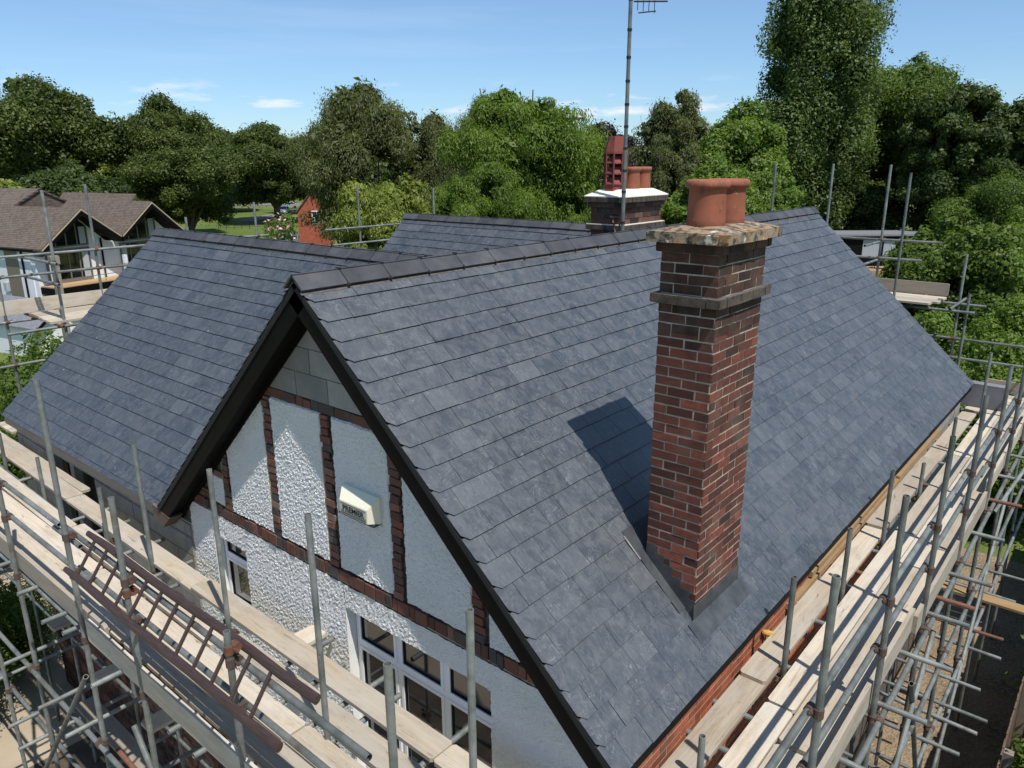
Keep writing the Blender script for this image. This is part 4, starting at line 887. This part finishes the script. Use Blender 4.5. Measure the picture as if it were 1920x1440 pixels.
def lobes(h0, h1, w, n, rr, shape='round', seed=0):
    g = np.random.default_rng(seed); C, Rr = [], []; ph = g.uniform(0, 6.28, 6)
    for i in range(n):
        for _ in range(50):
            x, y, z = g.uniform(-1, 1, 3)
            q = math.sqrt(x * x + y * y + z * z)
            if q < 1 and (q > .45 or i % 4 == 0): break
        zz = (z + 1) / 2
        if shape == 'round': k = 1
        elif shape == 'column': k = .80 + .25 * math.sin(math.pi * min(zz * .95 + .08, 1)); z = max(min(z * 1.25, 1), -1); x *= 1; 
        elif shape == 'dome': k = 1 if z > -.2 else 1.0; z = z * .75 + .25 if g.random() < .5 else z
        elif shape == 'cone': k = 1.15 - .8 * zz
        else: k = 1
        th = math.atan2(y, x); bm = 1 + .13 * math.sin(3 * th + ph[0]) * math.cos(2.2 * z + ph[1]) + .10 * math.sin(5 * th + ph[2] + 3 * z) + .06 * math.sin(9 * z + ph[3])
        k *= bm; z = z * (1 + .10 * math.sin(2 * th + ph[4]) * (z > 0)) 
        r = rr * g.uniform(.35, 1.45)
        C.append((x * (w / 2 - r * .6) * k, y * (w / 2 - r * .6) * k, h0 + r * .7 + (h1 - h0 - 1.5 * r) * min(max((z + 1) / 2, 0), 1))); Rr.append(r)
    return C, Rr
TM = {}
def tree(kind, label, x, y, top, w, base=None, rot=None, group=None, name=None, cat='tree'):
    """kind: (key, crown bottom ratio, lobes, lobe radius ratio, leaves, leaf size, material, shape, droop, trunk radius)"""
    key, hb, nl, rr, nleaf, ls, mat, shape, droop, tr = kind
    bz = gz(x, y) if base is None else base; H = top - bz
    root = thing(name or 'tree', label, cat, (x, y, bz), group)
    if key not in TM:
        W0, H0 = w, H
        C, Rr = lobes(H * hb, H, w, nl, w * rr, shape, seed=sum(map(ord, key)))
        vs, tn = leaf_cloud(C, Rr, nleaf, ls, flat=.85 if shape != 'column' else 1.5, droop=droop)
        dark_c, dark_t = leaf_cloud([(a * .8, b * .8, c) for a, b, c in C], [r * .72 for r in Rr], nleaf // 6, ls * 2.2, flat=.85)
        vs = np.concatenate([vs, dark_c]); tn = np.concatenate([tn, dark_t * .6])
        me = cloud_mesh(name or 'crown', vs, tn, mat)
        mb = MB()
        if tr:
            mb.tube((0, 0, -.2), (0, 0, H * max(hb, .15) * 1.05), tr, tr * .72, 10, False); top_ = Vector((0, 0, H * max(hb, .15)))
            g = random.Random(3)
            for c, r in list(zip(C, Rr))[:14]:
                c = Vector(c); m = top_ + (c - top_) * .5 + Vector((g.uniform(-.3, .3), g.uniform(-.3, .3), .3)); s_ = Vector((0, 0, H * max(hb, .15) * g.uniform(.8, 1.2)))
                mb.tube(s_, m, tr * .42, tr * .26, 7, False); mb.tube(m, c + (c - m) * .2, tr * .26, tr * .08, 6, False)
        TM[key] = (me, mb, W0, H0, None)
        cr = bpy.data.objects.new('crown', me); COL.objects.link(cr); cr.parent = root
        if tr:
            t = mb.build('trunk', M_barkpale if 'birch' in key else M_bark, None, loc=(0, 0, 0)); t.parent = root; TM[key] = (me, t.data, W0, H0, 1)
        sc = (1, 1, 1)
    else:
        me, tme_, W0, H0, has = TM[key]; sc = (w / W0, w / W0, H / H0)
        cr = bpy.data.objects.new('crown', me); COL.objects.link(cr); cr.parent = root
        if has: t = bpy.data.objects.new('trunk', tme_); COL.objects.link(t); t.parent = root
    root.rotation_euler = (0, 0, rot if rot is not None else 0); root.scale = sc
    return root
OAK = ('oak', .13, 150, .095, 120000, .19, L_oak, 'dome', 0, .7)
DARK = ('darkoak', .06, 120, .10, 90000, .19, L_dark, 'dome', 0, .6)
DARK2 = ('darkoak2', .06, 170, .085, 120000, .17, L_dark, 'dome', 0, .6)
WIL = ('willow', .06, 130, .085, 90000, .13, L_grey, 'round', .55, .3)
ASH = ('ash', .06, 170, .085, 130000, .105, L_bright, 'dome', .2, .4)
BEE = ('beech', .08, 170, .09, 130000, .17, L_mid, 'dome', 0, .5)
POP = ('poplar', .03, 230, .105, 140000, .16, L_pop, 'column', 0, .35)
BIR = ('birch', .08, 110, .085, 70000, .10, L_grey, 'round', .7, .16)
MAP = ('maple', .06, 120, .095, 90000, .12, L_bright, 'dome', 0, .3)
gw = 'trees round the houses'
T = lambda k, l, x, y, top, w, **q: tree(k, l, x, y, top, w, group=gw, **q)
T(OAK, 'broad dark oak with a rounded crown at the far left edge, behind the brown-tiled house', -111.2, 37.5, 19.0, 19, name='oak_tree')
T(OAK, 'tall dark oak rising to a domed top right of the leftmost oak', -110.4, 54.2, 18.0, 15, rot=2.0, name='oak_tree')
T(OAK, 'dark oak standing on the grass with its trunk showing, left of the red tile-hung gable', -122, 79.2, 15.3, 19.5, rot=4.1, name='oak_tree')
T(OAK, 'lower dark oak behind the right-hand gable of the brown-tiled house', -98, 50.5, 12.2, 14.5, rot=1.1, name='oak_tree')
T(OAK, 'dark oak half out of frame beyond the left edge', -123.6, 32, 16.3, 17, rot=5.2, name='oak_tree')
T(OAK, 'small distant oak in the notch between the two tallest left-hand oaks', -188, 77, 18.5, 14, rot=3.3, name='oak_tree')
T(DARK, 'low dark tree at the left behind the brown-tiled roof ridge', -88.8, 33.0, 8.6, 12, name='dark_tree')
T(DARK, 'distant dark tree filling the skyline between the oak on the grass and the willows', -137, 100, 15.2, 17, rot=2.2, name='dark_tree')
T(DARK, 'distant dark tree behind the lower oak on the left skyline', -157, 90, 15.2, 17, rot=1.2, name='dark_tree')
T(DARK2, 'dark tree beyond the garden, tallest on the right skyline', -17.2, 90.9, 16.6, 11.5, rot=.4, name='dark_tree')
T(DARK2, 'dark tree cut by the right edge of the picture', -12.4, 94, 15.3, 13, rot=4.4, name='dark_tree')
T(DARK, 'shadowed tree behind the garden office', -27.5, 95, 6.8, 12, rot=3.4, name='dark_tree')
T(DARK, 'dark tree under the spreading beech on the right', -17.5, 101, 11.5, 13, rot=3.0, name='dark_tree')
T(WIL, 'tall grey-green willow with feathery twigs against the sky left of centre', -50.1, 41.8, 15.0, 13, name='willow_tree')
T(WIL, 'smaller grey-green willow leaning against the right side of the tall willow', -47.9, 46.5, 12.8, 9, rot=2.2, name='willow_tree')
T(WIL, 'thin grey-green willow top rising behind the big bright ash', -43.0, 47.5, 14.1, 6.5, rot=4, name='willow_tree')
T(ASH, 'large bright green ash with a rounded crown left of the rear chimney', -29.6, 36.4, 13.1, 10.2, name='ash_tree')
T(ASH, 'lower bright green ash in front of the large ash', -27.6, 30.2, 9.0, 6.0, rot=2.6, name='ash_tree')
T(ASH, 'bright green shrubby tree behind the rear chimney pots', -23.0, 36.2, 8.0, 5.5, rot=1.6, name='ash_tree')
tree(('golden', .02, 80, .10, 60000, .085, L_yel, 'round', 1.0, .2), 'yellow-green weeping willow just beyond the rear roof', -32.4, 28.8, 8.7, 6.0, group=gw, name='weeping_willow')
tree(('eucal', .0, 60, .12, 36000, .075, L_yel, 'dome', .1, .12), 'yellow-green glossy-leaved bushy tree beside the red tile-hung gable', -25.95, 21.6, 8.35, 3.3, group=gw, name='bushy_tree')
tree(('copper', .05, 90, .12, 45000, .14, L_copper, 'dome', 0, .3), 'dark purple copper beech behind the louvred chimney pot', -46.3, 71.8, 13.0, 9, group=gw, name='copper_beech')
T(BIR, 'drooping grey-green birch with white stems right of the aerial mast', -27.3, 50.3, 14.5, 7.2, name='birch_tree')
T(BIR, 'lower wispy birch directly behind the front chimney pots', -24.5, 46.0, 11.0, 5.5, rot=2, name='birch_tree')
T(MAP, 'bright green maple between the birch and the poplar', -22.6, 50.8, 12.6, 7.6, name='maple_tree')
T(MAP, 'lower bright green maple behind the front chimney stack', -19.6, 40.8, 8.9, 6.0, rot=2.3, name='maple_tree')
T(MAP, 'dark green shrubby tree at the foot of the poplar', -17.2, 43.2, 8.2, 4.4, rot=4.3, name='maple_tree')
T(POP, 'very tall columnar poplar running off the top of the picture', -31.9, 89.9, 32, 13.6, name='poplar_tree')
T(BEE, 'big spreading green beech to the right of the poplar', -27.7, 106.7, 21.6, 20, name='beech_tree')
T(BEE, 'green beech bough mass between the poplar and the big beech', -31.5, 103.5, 12.0, 11, rot=2, name='beech_tree')
T(BEE, 'pale green feathery tree on the right above the laurel', -7.0, 56.0, 8.3, 8.2, rot=3.2, name='feathery_tree')
tree(('laurel', .0, 110, .095, 80000, .10, L_mid, 'dome', 0, .25), 'dense dark green laurel bush at the right edge behind the far scaffold pole', -6.9, 41.5, 6.2, 7.0, group=gw, name='laurel_bush', cat='bush')
hg = 'hedge shrubs beyond the right-hand scaffold'
HED = ('hedge', .0, 80, .13, 60000, .05, L_bright, 'dome', 0, 0)
tree(HED, 'bright green hedge shrub behind the far right corner, left of the pair', -5.4, 25.6, 4.2, 4.0, group=hg, name='hedge_shrub', cat='bush')
tree(HED, 'bright green hedge shrub at the right edge, closest to the scaffold', -2.0, 22.6, 4.3, 4.2, rot=2, group=hg, name='hedge_shrub', cat='bush')
tree(HED, 'bright green hedge shrub cut by the right edge above the handrail', -2.6, 28.0, 4.6, 4.4, rot=4, group=hg, name='hedge_shrub', cat='bush')
for hx, hy, hh, hl in ((1.3, 9.0, 2.6, 'nearest'), (1.5, 12.5, 2.9, 'middle'), (1.2, 16.0, 3.2, 'farthest')): tree(HED, 'green hedge shrub behind the timber boundary fence, %s of three' % hl, hx, hy, hh, 3.4, rot=hy, group=hg, name='hedge_shrub', cat='bush')
tree(HED, 'dark green shrub glimpsed low between the far right-hand scaffold tubes', -1.6, 21.2, 3.2, 4.0, rot=3, group=hg, name='hedge_shrub', cat='bush')
lg = 'garden shrubs on the left'
SHR = ('shrub', .0, 60, .14, 36000, .045, L_mid, 'dome', 0, 0)
tree(SHR, 'leafy green shrub below the left-end scaffold in front of the white annexe', -20.7, 6.6, 4.9, 4.6, group=lg, name='garden_shrub', cat='bush')
tree(SHR, 'leafy green shrub at the left edge under the lower rails', -19.0, 4.5, 4.0, 3.8, rot=2, group=lg, name='garden_shrub', cat='bush')
tree(SHR, 'dark leafy shrub close to the left-end wall, under the raised platform', -18.0, 7.6, 3.6, 3.0, rot=4, group=lg, name='garden_shrub', cat='bush')
tree(SHR, 'upright light green shrub sticking up behind the left ridge', -30.9, 19.5, 6.3, 1.7, rot=1, group=lg, name='garden_shrub', cat='bush')
tree(SHR, 'leafy bush behind the left ridge below the red tile-hung gable', -25.6, 18.7, 5.6, 2.8, rot=3, group=lg, name='garden_shrub', cat='bush')
tree(SHR, 'ivy-like bush on the yard at the bottom left corner', -14.2, 3.0, 2.0, 1.8, rot=5, group=lg, name='garden_shrub', cat='bush')
tree(SHR, 'low leafy bush on the yard beyond the left foot of the front scaffold', -13.6, 1.7, 1.7, 2.6, rot=.7, group=lg, name='garden_shrub', cat='bush')
tree(('yellowb', .0, 20, .2, 6000, .2, L_yel, 'cone', 0, 0), 'small yellow-green conifer between the left-hand oaks', -118, 47.8, 10.2, 5, group=lg, name='golden_conifer', cat='bush')
tree(('yellowb', .0, 20, .2, 6000, .2, L_yel, 'cone', 0, 0), 'yellow-green bush at the left edge above the brown roof', -82.5, 25.2, 8.2, 5, rot=2, group=lg, name='golden_conifer', cat='bush')
rb = thing('rose_bush', 'pink flowering rose bush behind the left ridge', 'rose bush', (-26.5, 17.5, gz(-26.5, 17.5)), lg)
C, Rr = lobes(.5, 7.5, 1.9, 16, .45, 'dome', 5); vs, tn = leaf_cloud(C, Rr, 5000, .06); o = bpy.data.objects.new('foliage', cloud_mesh('foliage', vs, tn, L_mid)); COL.objects.link(o); o.parent = rb
M_rose = simple('pink_petals', (.62, .33, .36), rough=.7)
vs, tn = leaf_cloud(C, [r * 1.04 for r in Rr], 420, .075, inner=.02); o = bpy.data.objects.new('blossom', cloud_mesh('blossom', vs, tn, M_rose)); COL.objects.link(o); o.parent = rb
# far wood closing the horizon: reads as one mass
C, Rr = [], []
for i in range(230):
    t = i / 229; a = R(178 - 96 * t); d = random.uniform(215, 290); r = random.uniform(5, 9); C.append((d * math.cos(a), d * math.sin(a), random.uniform(0, 5))); Rr.append(r)
vs, tn = leaf_cloud(C, Rr, 60000, .9); o = bpy.data.objects.new('far_wood', cloud_mesh('far_wood', vs, tn, L_dark)); COL.objects.link(o); o['kind'] = 'stuff'; o['label'] = 'far-off wood along the skyline'; o['category'] = 'wood'
# ---------------------------------------------------------------- green, road, cars, fence
def strip(name, pts, half, mat, dz):
    mb = MB(); vs = []
    for i, p in enumerate(pts):
        a = Vector(pts[max(i - 1, 0)]); b = Vector(pts[min(i + 1, len(pts) - 1)]); d = (b - a).normalized(); n = Vector((-d.y, d.x)) * half
        for s in (-1, 1): q = Vector(p) + n * s; vs.append((q.x, q.y, gz(q.x, q.y) + dz))
    mb.add(vs, [(2 * i, 2 * i + 1, 2 * i + 3, 2 * i + 2) for i in range(len(pts) - 1)]); mb.build(name, mat, loc=(0, 0, 0), kind='structure')
strip('road', [(-205, 60), (-192, 95), (-175, 116), (-160, 128), (-140, 140), (-110, 160)], 7, M_asphalt, .05)
strip('lane', [(-161, 127), (-146, 98), (-128, 76)], 2.0, M_asphalt, .045)
M_silver = simple('silver_paint', (.45, .46, .48), rough=.3, metal=.4); M_whitep = simple('white_car_paint', (.75, .76, .77), rough=.3); M_greyp = simple('grey_paint', (.16, .18, .20), rough=.3, metal=.3)
M_tyre = simple('tyre', (.015, .015, .016), rough=.9)
def car(label, x, y, yaw, paint):
    r = thing('parked_car', label, 'car', (x, y, gz(x, y) + .05), 'cars parked round the green'); P = []
    side = [(-2.1, .35), (-2.1, .75), (-1.95, .92), (-1.2, 1.0), (-.7, 1.42), (.9, 1.46), (1.6, 1.05), (2.05, .95), (2.1, .35)]
    mb = MB(); n = len(side)
    vs = [(a, s * (.86 if b < 1.2 else .68), b) for s in (-1, 1) for a, b in side]
    mb.add(vs, [tuple(range(n)), tuple(range(2 * n - 1, n - 1, -1))] + [(i, n + i, n + (i + 1) % n, (i + 1) % n) for i in range(n)])
    def put(mb, nm, m, par):
        o = mb.build(nm, m, None, loc=(0, 0, 0)); o.parent = par; return o
    b = put(mb, 'body', paint, r)
    mb = MB()
    for s in (-1, 1): mb.prism([(-1.1, s * .865, 1.0), (-.68, s * .76, 1.36), (.82, s * .76, 1.38), (1.45, s * .865, 1.04)], (0, s * .01, 0))
    mb.prism([(-1.27, -.7, 1.02), (-1.27, .7, 1.02), (-.77, .6, 1.39), (-.77, -.6, 1.39)], (-.01, 0, .01)); mb.prism([(1.6, -.7, 1.09), (1.6, .7, 1.09), (1.0, .6, 1.42), (1.0, -.6, 1.42)], (.01, 0, .012)); put(mb, 'windows', M_glass, r)
    for a in (-1.3, 1.3):
        for s in (-1, 1): mb = MB(); mb.tube((a, s * .72, .31), (a, s * .9, .31), .31, hollow=False, seg=16); put(mb, 'wheel', M_tyre, r)
    r.rotation_euler = (0, 0, yaw); return r
car('silver car parked on the road right of the oak trunk', -157.5, 105.5, 1.1, M_silver)
car('white car parked on the grass edge beside the oak trunk', -141.5, 93.5, 2.4, M_whitep)
car('grey car partly hidden behind the rose bush', -93, 61.4, 2.3, M_greyp)
car('dark car beside the red tile-hung gable', -84, 56.6, 2.3, M_greyp)
ef = thing('estate_rail_fence', 'thin dark metal estate fence across the green', 'fence', (-113, 69, -1.5))
mb = MB(); a, b = Vector((-115.7, 64.1, -1.5)), Vector((-109, 76.5, -1.5))
for k in range(13): p = a.lerp(b, k / 12); mb.tube(p, p + Vector((0, 0, 1.15)), .04, hollow=False, seg=5)
mb.build('posts', M_ink, ef); mb = MB()
for z in (.3, .65, 1.0): mb.tube(a + Vector((0, 0, z)), b + Vector((0, 0, z)), .025, hollow=False, seg=5)
mb.build('rails', M_ink, ef)
# ---------------------------------------------------------------- red tile-hung gable
rh = thing('tile_hung_house', 'small red tile-hung gable end with a white sash window', 'house', (-74, 52.5, -1.5))
e0 = Vector((-74.6, 51.0, 0)); ud = Vector((.60, .80, 0)); bd = Vector((-.80, .60, 0))
mb = MB(); hw = 1.9; q = e0; P = [q + Vector((0, 0, -1.5)), q + ud * 2 * hw + Vector((0, 0, -1.5)), q + ud * 2 * hw + Vector((0, 0, 3.55)), q + ud * hw + Vector((0, 0, 5.9)), q + Vector((0, 0, 3.55))]
mb.prism(P, bd * 6, .5); mb.uv = [(Vector(v).dot(ud), v[2]) for v in mb.v]; mb.build('wall', M_tilehung, rh)
for s, o0 in ((1, 0), (-1, 2 * hw)):
    mb = MB(); c = q + ud * o0 - ud * s * .2 + Vector((0, 0, 3.3)) - bd * .2; t = q + ud * hw + Vector((0, 0, 5.98)) - bd * .2
    mb.prism([c, t, t + bd * 6.4, c + bd * 6.4], (0, 0, .12)); mb.uv = [(Vector(v).dot(bd), v[2] * 1.3) for v in mb.v]; mb.build('roof', M_tiles, rh)
mb = MB(); wq = q + ud * 1.55 - bd * .06; mb.obox(wq + Vector((0, 0, 2.05)), ud, (0, 0, 1), bd, .85, 1.5, .06); wn = mb.build('window', M_upvc, rh)
mb = MB()
for i in range(3):
    for j in range(4): mb.obox(wq - bd * .012 + ud * (.1 + i * .225) + Vector((0, 0, 2.15 + j * .34)), ud, (0, 0, 1), bd, .19, .29, .01)
mb.build('pane', M_glass, wn)
# ---------------------------------------------------------------- neighbouring house, twin glazed gables
NB = Vector((-50.59, 19.05, 0)); NU = Vector((-.9755, -.2200, 0)); NV = Vector((-.2200, .9755, 0))
nh = thing('neighbouring_house', 'white house with brown tiled roof and two glazed gables over a balcony', 'house', (-54, 20, -1.5))
def n3(v, u, z): return NB + NV * v + NU * u + Vector((0, 0, z))
def nbox(mb, v0, v1, u0, u1, z0, z1): mb.obox(n3(v0, u0, z0), NV, NU, (0, 0, 1), v1 - v0, u1 - u0, z1 - z0)
mb = MB(); nbox(mb, -2.6, 7.4, 1.0, 9, -1.6, 3.9); nbox(mb, -2.6, 9.5, 9, 22, -1.6, 3.9); nbox(mb, -2.65, -2.6, 1.4, 9, -1.6, 3.9)
for v in (0, 5.01): mb.prism([n3(v - 2.4, 1.0, 3.9), n3(v + 2.2, 1.0, 3.9), n3(v, 1.0, 5.95)], NU * .2)
mb.build('wall', M_paint, nh)
def roofpl(mb, pts, th=.14):
    mb.prism([n3(*p) for p in pts], (0, 0, th))
def tl(mb): mb.uv = [((Vector(v) - NB).dot(NU) if mb.flag == 'u' else (Vector(v) - NB).dot(NV), v[2] * 1.25) for v in mb.v]
for v, ap in ((0, 6.16), (5.01, 6.34)):
    for s in (-1, 1):
        ve = v + s * (2.8 if (v == 0 and s < 0) or (v > 0 and s > 0) else 2.45); ze = 3.93 if abs(ve - v) > 2.6 else 4.35
        mb = MB(); mb.flag = 'u'; roofpl(mb, [(v, -.15, ap - .12), (v, 9, ap - .12), (ve, 9, ze - .12), (ve, -.15, ze - .12)]); tl(mb); mb.build('roof', M_tiles, nh)
        mb = MB(); d = Vector((0, 0, 0)); A = n3(v, -.2, ap - .05); B = n3(ve, -.2, ze - .05)
        mb.prism([A - Vector((0, 0, .10)), B - Vector((0, 0, .10)), B - Vector((0, 0, .36)), A - Vector((0, 0, .38))], NU * .9); mb.build('bargeboard', M_black, nh)
        mb = MB(); mb.prism([A + Vector((0, 0, .02)), B + Vector((0, 0, .02)), B - Vector((0, 0, .06)), A - Vector((0, 0, .06))], -NU * .03); mb.build('verge_trim', M_bmortar, nh)
for (v0, v1, zz0, zz1, u0, u1) in ((-2.9, 3.0, 3.95, 7.1, 8.5, 24), (9.6, 3.0, 3.95, 7.1, 8.5, 24)):
    mb = MB(); mb.flag = 'u'; roofpl(mb, [(v0, u0, zz0 - .1), (v0, u1, zz0 - .1), (v1, u1, zz1 - .1), (v1, u0, zz1 - .1)]); tl(mb); mb.build('roof', M_tiles, nh)
mb = MB(); mb.flag = 'v'; mb.prism([n3(-2.6, 8.6, 3.9), n3(9.4, 8.6, 3.9), n3(3.0, 8.6, 7.0)], NU * .1); tl(mb); mb.build('roof_end', M_tiles, nh)
mb = MB(); mb.flag = 'u'; roofpl(mb, [(6.8, 5.5, 5.2), (6.8, 14, 5.2), (8.2, 14, 6.5), (8.2, 5.5, 6.5)]); tl(mb); mb.build('roof', M_tiles, nh)
def gwin(v0, v1, z0, z1, bays, par, u=.92, tri=None):
    f = MB()
    for i in range(bays + 1): v = v0 + (v1 - v0) * i / bays; zt = z1 if not tri else tri(v); nbox(f, v - .035, v + .035, u - .02, u + .05, z0, zt)
    nbox(f, v0, v1, u - .018, u + .05, z0, z0 + .08)
    if not tri: nbox(f, v0, v1, u - .018, u + .05, z1 - .08, z1)
    w_ = f.build('window', M_bronze, par); g = MB()
    if tri: g.prism([n3(v0, u + .02, z0), n3(v1, u + .02, z0), n3(v1, u + .02, tri(v1)), n3((v0 + v1) / 2 if False else min(max(0, v0), v1) if v0 < 2 else 5.01, u + .02, tri(0 if v0 < 2 else 5.01)), n3(v0, u + .02, tri(v0))], NU * .03)
    else: nbox(g, v0, v1, u + .02, u + .04, z0, z1)
    g.build('pane', M_glass, w_)
    for a in ((v0 + .08, v0 + .45), (v1 - .5, v1 - .08)): c = MB(); nbox(c, a[0], a[1], u + .012, u + .018, z0 + .1, (z1 if not tri else min(tri(a[0]), tri(a[1]))) - .12); c.build('curtain', M_curtain, w_)
for v, ap in ((0, 6.16), (5.01, 6.34)):
    gwin(v - 1.95, v + .85, 1.78, 3.75, 4, nh); gwin(v - 1.95, v + .85, 3.85, 5.2, 4, nh, tri=lambda q, v=v, ap=ap: ap - .42 - .82 * abs(q - v))
mb = MB(); nbox(mb, -2.5, 7.3, -.6, 1.0, 1.52, 1.68); dk = mb.build('balcony_deck', M_pine, nh)
mb = MB(); nbox(mb, -2.55, 7.35, -.66, -.6, 1.2, 1.62); nbox(mb, -2.55, -2.5, -.6, 1.0, 1.2, 1.6); mb.build('balcony_edge', M_black, nh)
mb = MB()
for z in (2.1, 2.6): mb.tube(n3(-2.5, -.55, z), n3(7.3, -.55, z), .02, hollow=False, seg=6)
for v in (-2.5, .7, 2.4, 4.5, 7.2): mb.tube(n3(v, -.55, 1.68), n3(v, -.55, 2.62), .02, hollow=False, seg=6)
mb.build('balcony_rail', M_galv, nh)
mb = MB(); nbox(mb, -2.35, 6.8, .93, 1.0, -1.3, 1.1); mb.build('lower_glazing', M_glass, nh)
for v in (-2.45, 2.35): mb = MB(); nbox(mb, v, v + .22, -.3, -.1, -1.6, 3.1); mb.build('column', M_paint, nh)
mb = MB(); mb.tube(n3(1.72, .9, 4.2), n3(1.72, .9, 1.7), .06, hollow=False); mb.build('downpipe', M_black, nh)
mb = MB(); mb.tube(n3(-2.7, 2.1, 3.9), n3(-2.7, 2.1, -.6), .06, hollow=False); mb.build('downpipe', M_black, nh)
mb = MB(); nbox(mb, -2.68, -2.6, 2.6, 3.9, -.4, 3.75); mb.build('side_window', M_bronze, nh); mb = MB(); nbox(mb, -2.9, -2.66, 3.9, 4.2, 1.2, 1.75); mb.build('vent_box', M_curtain, nh)
mb = MB(); nbox(mb, -2.95, -2.85, .6, 22, 3.75, 3.9); mb.build('gutter', M_black, nh)
mb = MB(); nbox(mb, 8.1, 8.7, 4.2, 4.9, 3.5, 5.4); st = mb.build('chimney', M_paint, nh); mb = MB(); mb.lathe(n3(8.3, 4.5, 5.4), [(.14, 0), (.12, .5), (.15, .6), (0, .6)], 14); mb.build('chimney_pot', M_terra, st)
an = thing('white_annexe', 'low white annexe with a grey pitched roof below the balcony', 'outbuilding', (-42, 12, -1.5))
def nbx(mb, *a): nbox(mb, *a)
mb = MB(); nbox(mb, -6.4, -3.7, -4.5, 2.5, -1.7, .35); mb.prism([n3(-6.4, -4.5, .35), n3(-3.7, -4.5, .35), n3(-5.05, -4.5, 1.45)], NU * .1); mb.build('wall', M_paint, an)
for s in (-1, 1): mb = MB(); mb.flag = 'u'; roofpl(mb, [(-5.05, -4.8, 1.5), (-5.05, 2.6, 1.5), (-5.05 + s * 1.55, 2.6, .25), (-5.05 + s * 1.55, -4.8, .25)], .1); mb.build('roof', M_ply, an)
mb = MB()
for s in (-1, 1): mb.prism([n3(-5.05, -4.82, 1.55), n3(-5.05 + s * 1.6, -4.82, .28), n3(-5.05 + s * 1.6, -4.82, .08), n3(-5.05, -4.82, 1.33)], NU * .06)
mb.build('bargeboard', M_black, an)
tp = MB(); tp.obox((-36.4, 12.2, -1.5), (1, 0, 0), (0, 1, 0), (0, 0, 1), .26, .26, 6.1); tp.box((-36.45, 12.15, 4.6), (-36.1, 12.5, 4.95)); tag(tp.build('timber_post', M_toe, None), 'thick grey timber post with a capped top beside the white annexe', 'post')
# ---------------------------------------------------------------- garden office and lawn on the right
of = thing('garden_office', 'low dark garden office with grey panels and a flat roof', 'garden building', (-21, 80, -1.5))
a = Vector((-26.5, 75.2, -1.5)); b = Vector((-16.6, 83.6, -1.5)); du = (b - a).normalized(); dn_ = Vector((-du.y, du.x, 0)); L = (b - a).length
mb = MB(); mb.obox(a, du, dn_, (0, 0, 1), L, 4, 3.2); mb.build('wall', M_black, of)
mb = MB(); mb.obox(a - du * .2 - dn_ * .4 + Vector((0, 0, 3.2)), du, dn_, (0, 0, 1), L + .4, 4.6, .16); mb.build('roof', M_ply, of)
M_pan = simple('pale_grey_panel', (.30, .33, .36), rough=.5)
for i in (3, 4, 5): mb = MB(); mb.obox(a + du * (2.0 + (i - 1) * 2.05) - dn_ * .05 + Vector((0, 0, 1.2)), du, dn_, (0, 0, 1), 1.85, .04, 1.6); mb.build('window', M_pan, of)
mb = MB(); mb.obox(a + du * 4.2 - dn_ * 3.4, du, dn_, (0, 0, 1), 7.2, 3.2, .28); tag(mb.build('timber_deck', M_pine, None), 'pale timber deck in front of the dark garden office', 'deck')
tb = thing('garden_table', 'dark garden table standing on the timber deck', 'table', (-20.6, 78, -1.2)); p = a + du * 7.2 - dn_ * 2.0; tb.location = (p.x, p.y, -1.22)
mb = MB(); mb.box((p.x - .8, p.y - .5, -.50), (p.x + .8, p.y + .5, -.45)); mb.build('tabletop', M_ink, tb)
for sx in (-1, 1):
    for sy in (-1, 1): mb = MB(); mb.tube((p.x + sx * .7, p.y + sy * .42, -1.22), (p.x + sx * .7, p.y + sy * .42, -.5), .03, hollow=False); mb.build('leg', M_ink, tb)
